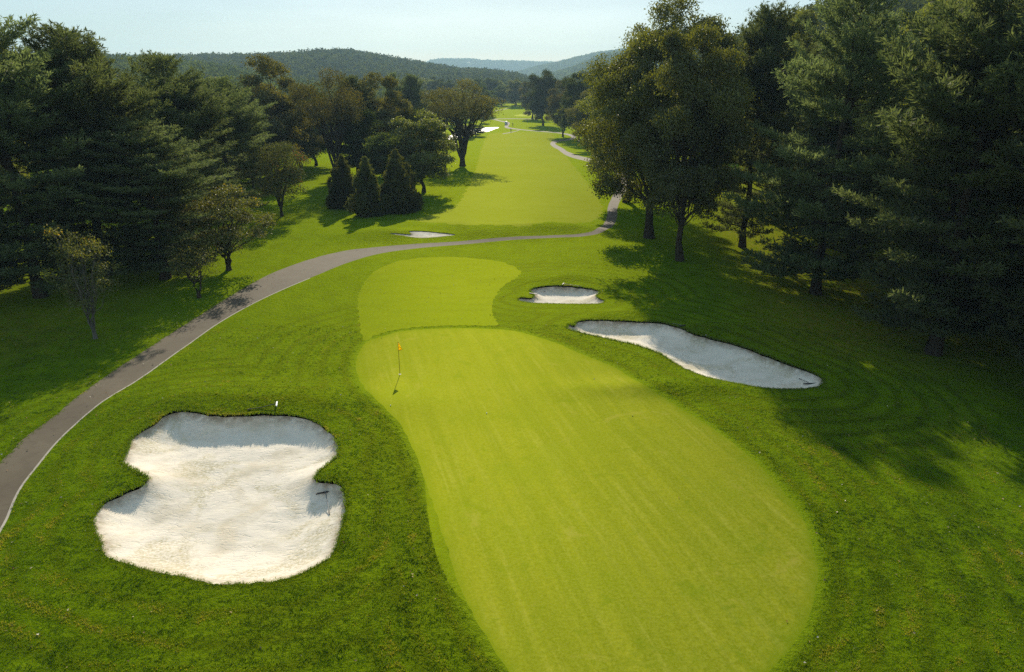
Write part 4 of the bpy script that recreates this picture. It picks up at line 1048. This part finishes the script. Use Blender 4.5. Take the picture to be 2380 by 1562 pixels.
# ------------------------------------------------------------------ bunker rakes
def rake(ph, pt, label, head_len=.62, white=False, up=0.0):
    a, b = at(*ph), at(*pt)
    for q in (a, b):                    # walk down the line of sight until it meets turf or sand
        d = q - np.array([0, 0, CAM_H]); d = d / np.linalg.norm(d); t0 = np.linalg.norm(q - np.array([0, 0, CAM_H])) - 1.0
        for i in range(200):
            r = np.array([0, 0, CAM_H]) + d * (t0 + .02 * i)
            if r[2] <= surf(r[0], r[1]): break
        q[:] = (r[0], r[1], surf(r[0], r[1]))
    a, b = Vector(a), Vector(b); ax = (b - a); L = ax.length; ax.normalize()
    side = Vector((-ax.y, ax.x, 0)).normalized()
    o = empty('bunker_rake', a); tag(o, label, 'rake', 'bunker rakes')
    R = np.array([side, Vector((0, 0, 1)).cross(side), Vector((0, 0, 1))]).T
    hb = Buf(); hb.box((0, 0, .045 + up), (head_len, .07, .05), R=R)
    for i in range(11):
        c = side * (head_len * (i / 10 - .5) * .94); hb.tube([(c.x, c.y, .03 + up), (c.x - ax.x * .02, c.y - ax.y * .02, -.03 + up)], [.011, .007], 5)
    hd = link(bpy.data.objects.new('head', hb.mesh('head', M_WHITE if white else M_BLACK)), o)
    m = Buf(); m.tube([(0, 0, .06 + up), tuple(ax * L * .5 + Vector((0, 0, .06))), tuple(ax * L + Vector((0, 0, .03)))], [.019, .018, .017], 7)
    link(bpy.data.objects.new('handle', m.mesh('handle', M_GREY if not white else M_BLACK, True)), o)
    gb = Buf(); e = ax * L; gb.tube([tuple(e * .86 + Vector((0, 0, .037))), tuple(e + Vector((0, 0, .03)))], [.023, .023], 7)
    link(bpy.data.objects.new('grip', gb.mesh('grip', M_BLACK, True)), o)
    return o
rake((757, 1146), (766, 1197), 'black rake lying in the shaded corner of the big left bunker', .85)
rake((644, 944), (575, 953), 'rake with a white head lying on the grass above the big left bunker', .5, True, .10)
rake((1882, 893), (1857, 881), 'rake lying in the right tip of the long right bunker', .8)
rake((1240, 684), (1267, 678), 'rake inside the small bunker beyond the green', .8)
rake((1309, 661), (1352, 668), 'rake lying along the grass rim of the small bunker', .55)
rake((1586, 758), (1560, 752), 'rake lying on the grass above the long right bunker', .6)

# ------------------------------------------------------------------ people, cart
M_SKIN = principled('skin', (.45, .28, .20), .6); M_DARK = principled('dark_cloth', (.015, .017, .022), .9)
def person(px, py, cols, label, rz, arm):
    p = at(px, py)
    J = [(0, 0, .95), (0, 0, 1.2), (0, .02, 1.43), (0, .02, 1.54), (0, .04, 1.66), (0, .04, 1.76),
         (-.10, 0, .90), (-.12, .05, .50), (-.13, -.02, .08), (-.13, .12, .04),
         (.10, 0, .90), (.13, .08, .50), (.15, .05, .08), (.15, .19, .04),
         (-.20, .02, 1.42), (-.27, .06, 1.15), (-.15, .26, 1.0 + arm), (.20, .02, 1.42), (.27, .08, 1.15), (.08, .28, 1.0 + arm)]
    E = [(0, 1), (1, 2), (2, 3), (3, 4), (4, 5), (0, 6), (6, 7), (7, 8), (8, 9), (0, 10), (10, 11), (11, 12), (12, 13), (2, 14), (14, 15), (15, 16), (2, 17), (17, 18), (18, 19)]
    r = [.15, .15, .15, .06, .095, .085, .11, .075, .05, .045, .11, .075, .05, .045, .075, .05, .04, .075, .05, .04]
    me = bpy.data.meshes.new('person'); me.from_pydata(J, E, [])
    o = bpy.data.objects.new('person_body', me); COL.objects.link(o)
    sk = o.modifiers.new('skin', 'SKIN')
    for i, x in enumerate(r): me.skin_vertices[0].data[i].radius = (x, x * .8)
    me.skin_vertices[0].data[0].use_root = True
    o.modifiers.new('sub', 'SUBSURF').levels = 1
    dg = bpy.context.evaluated_depsgraph_get(); nm = bpy.data.meshes.new_from_object(o.evaluated_get(dg))
    bpy.data.objects.remove(o)
    nm.materials.clear()
    for c in (M_SKIN, cols[0], cols[1], M_BLACK): nm.materials.append(c)
    for f in nm.polygons:
        f.use_smooth = True; c = f.center
        f.material_index = 3 if c.z < .10 else 2 if c.z < .95 else 1 if (c.z < 1.47 and abs(c.x) < .40 and not (c.y > .16 and c.z < 1.12)) else 0
    o = mesh_obj('person', nm); o.location = p; o.rotation_euler = (0, 0, rz)
    tag(o, label, 'person', 'golfers on the far fairway')
    hb = Buf(); a = np.linspace(0, math.pi / 2, 4)
    hb.add(np.array([[(.105 * math.cos(x) * math.cos(t), .04 + .115 * math.cos(x) * math.sin(t), 1.74 + .10 * math.sin(x)) for t in th[::2]] for x in a]).reshape(-1, 3), [[i * 12 + j, i * 12 + (j + 1) % 12, (i + 1) * 12 + (j + 1) % 12, (i + 1) * 12 + j] for i in range(3) for j in range(12)])
    hb.add([(-.08, .13, 1.74), (.08, .13, 1.74), (.06, .25, 1.725), (-.06, .25, 1.725)], [[0, 1, 2, 3]])
    link(bpy.data.objects.new('cap', hb.mesh('cap', cols[2])), o)
person(1187.5, 307.5, (M_DARK, M_DARK, M_DARK), 'dark-dressed person standing alone beside the branching path', .4, .1)
person(1192, 293.5, (M_DARK, M_DARK, M_WHITE), 'person in dark clothes standing just right of the golf cart', 2.4, 0)
person(1226, 284.5, (principled('blue_shirt', (.05, .07, .14), .8), M_DARK, M_DARK), 'person in blue standing near the shade of the far trees', 1.2, .2)

cp = at(1176.5, 290.5); ca = empty('golf_cart', cp, 2.9); tag(ca, 'white-roofed golf cart parked on the far bend of the path', 'golf cart')
def part(name, mat, fn, parent=ca, sm=False):
    b = Buf(); fn(b); return link(bpy.data.objects.new(name, b.mesh(name, mat, sm)), parent)
part('body', principled('cart_paint', (.55, .56, .58), .35), lambda b: b.box((0, 0, .38), (1.15, 2.2, .16)).box((0, .95, .62), (1.1, .35, .42)).box((0, -.75, .62), (1.12, .8, .40)))
part('roof', M_WHITE, lambda b: b.box((0, -.05, 1.84), (1.2, 1.75, .07)).box((0, -.05, 1.89), (1.0, 1.5, .05)))
for sx in (-1, 1):
    for sy, nme in ((.80, 'roof_post'), (-.88, 'roof_post')):
        part(nme, M_GREY, lambda b: b.tube([(sx * .53, sy, .7), (sx * .53, sy * .92, 1.81)], .022, 6))
    for sy in (.78, -.72):
        wh = part('wheel', M_BLACK, lambda b: b.tube([(sx * .40, sy, .23), (sx * .44, sy, .23), (sx * .58, sy, .23), (sx * .60, sy, .23)], [.20, .23, .23, .19], 14))
        part('hub', M_WHITE, lambda b: b.tube([(sx * .595, sy, .23), (sx * .612, sy, .23)], [.11, .09], 10), wh)
part('windscreen', principled('clear_plastic', (.45, .52, .55), .1), lambda b: b.box((0, .80, 1.28), (1.02, .015, .95)))
part('seat', principled('cream_vinyl', (.62, .58, .50), .5), lambda b: b.box((0, -.18, .78), (1.05, .45, .12)).box((0, -.42, 1.06), (1.05, .10, .46)))
gbp = part('golf_bag', M_DARK, lambda b: b.tube([(-.25, -1.15, .45), (-.25, -1.25, 1.3)], [.13, .15], 10))
part('golf_bag', principled('navy_bag', (.03, .04, .09), .7), lambda b: b.tube([(.25, -1.15, .45), (.25, -1.25, 1.3)], [.13, .15], 10))

# ------------------------------------------------------------------ labels of the setting
LB = {'ground': ('rough mown grassland of the golf course', 'ground'), 'putting_green': ('smooth striped yellow-green putting green with the flagstick', 'putting green'),
      'approach_fairway': ('short-mown rounded turf just beyond the putting green', 'turf'), 'fairway': ('long light-green fairway running into the distance', 'fairway'),
      'far_green': ('pale small green strip at the far end of the course', 'putting green'), 'green_collar': ('darker crescent of fringe turf along the near left edge of the green', 'turf'),
      'cart_path': ('winding brownish asphalt cart path', 'path'), 'path_edging': ('thin pale strip along the near right edge of the path', 'edging'), 'pond_water': ('bright pond water behind the big spreading tree', 'water'),
      'sand_bunker': ('big white waisted sand bunker at the lower left', 'bunker'), 'sand_bunker.001': ('long white sand bunker tapering to the right of the green', 'bunker'),
      'sand_bunker.002': ('small white sand bunker right of the turf beyond the green', 'bunker'), 'sand_bunker.003': ('small far sand bunker behind the bend of the path', 'bunker')}
for k_, (l_, c_) in LB.items():
    if k_ in bpy.data.objects: tag(bpy.data.objects[k_], l_, c_)

# ------------------------------------------------------------------ haze
if HAZE > 0:
    k = NT('haze_air')
    vol = k.n('VolumePrincipled', {'Color': (.53, .80, .96, 1), 'Density': HAZE, 'Anisotropy': 0.08})
    k.t.links.new(vol.outputs[0], k.out.inputs['Volume'])
    b = Buf(); b.box((0, 3800, 190), (17000, 7800, 402))
    hz = tag(mesh_obj('haze', b.mesh('haze', k.m)), 'pale blue air haze over the valley', 'haze', kind='stuff')
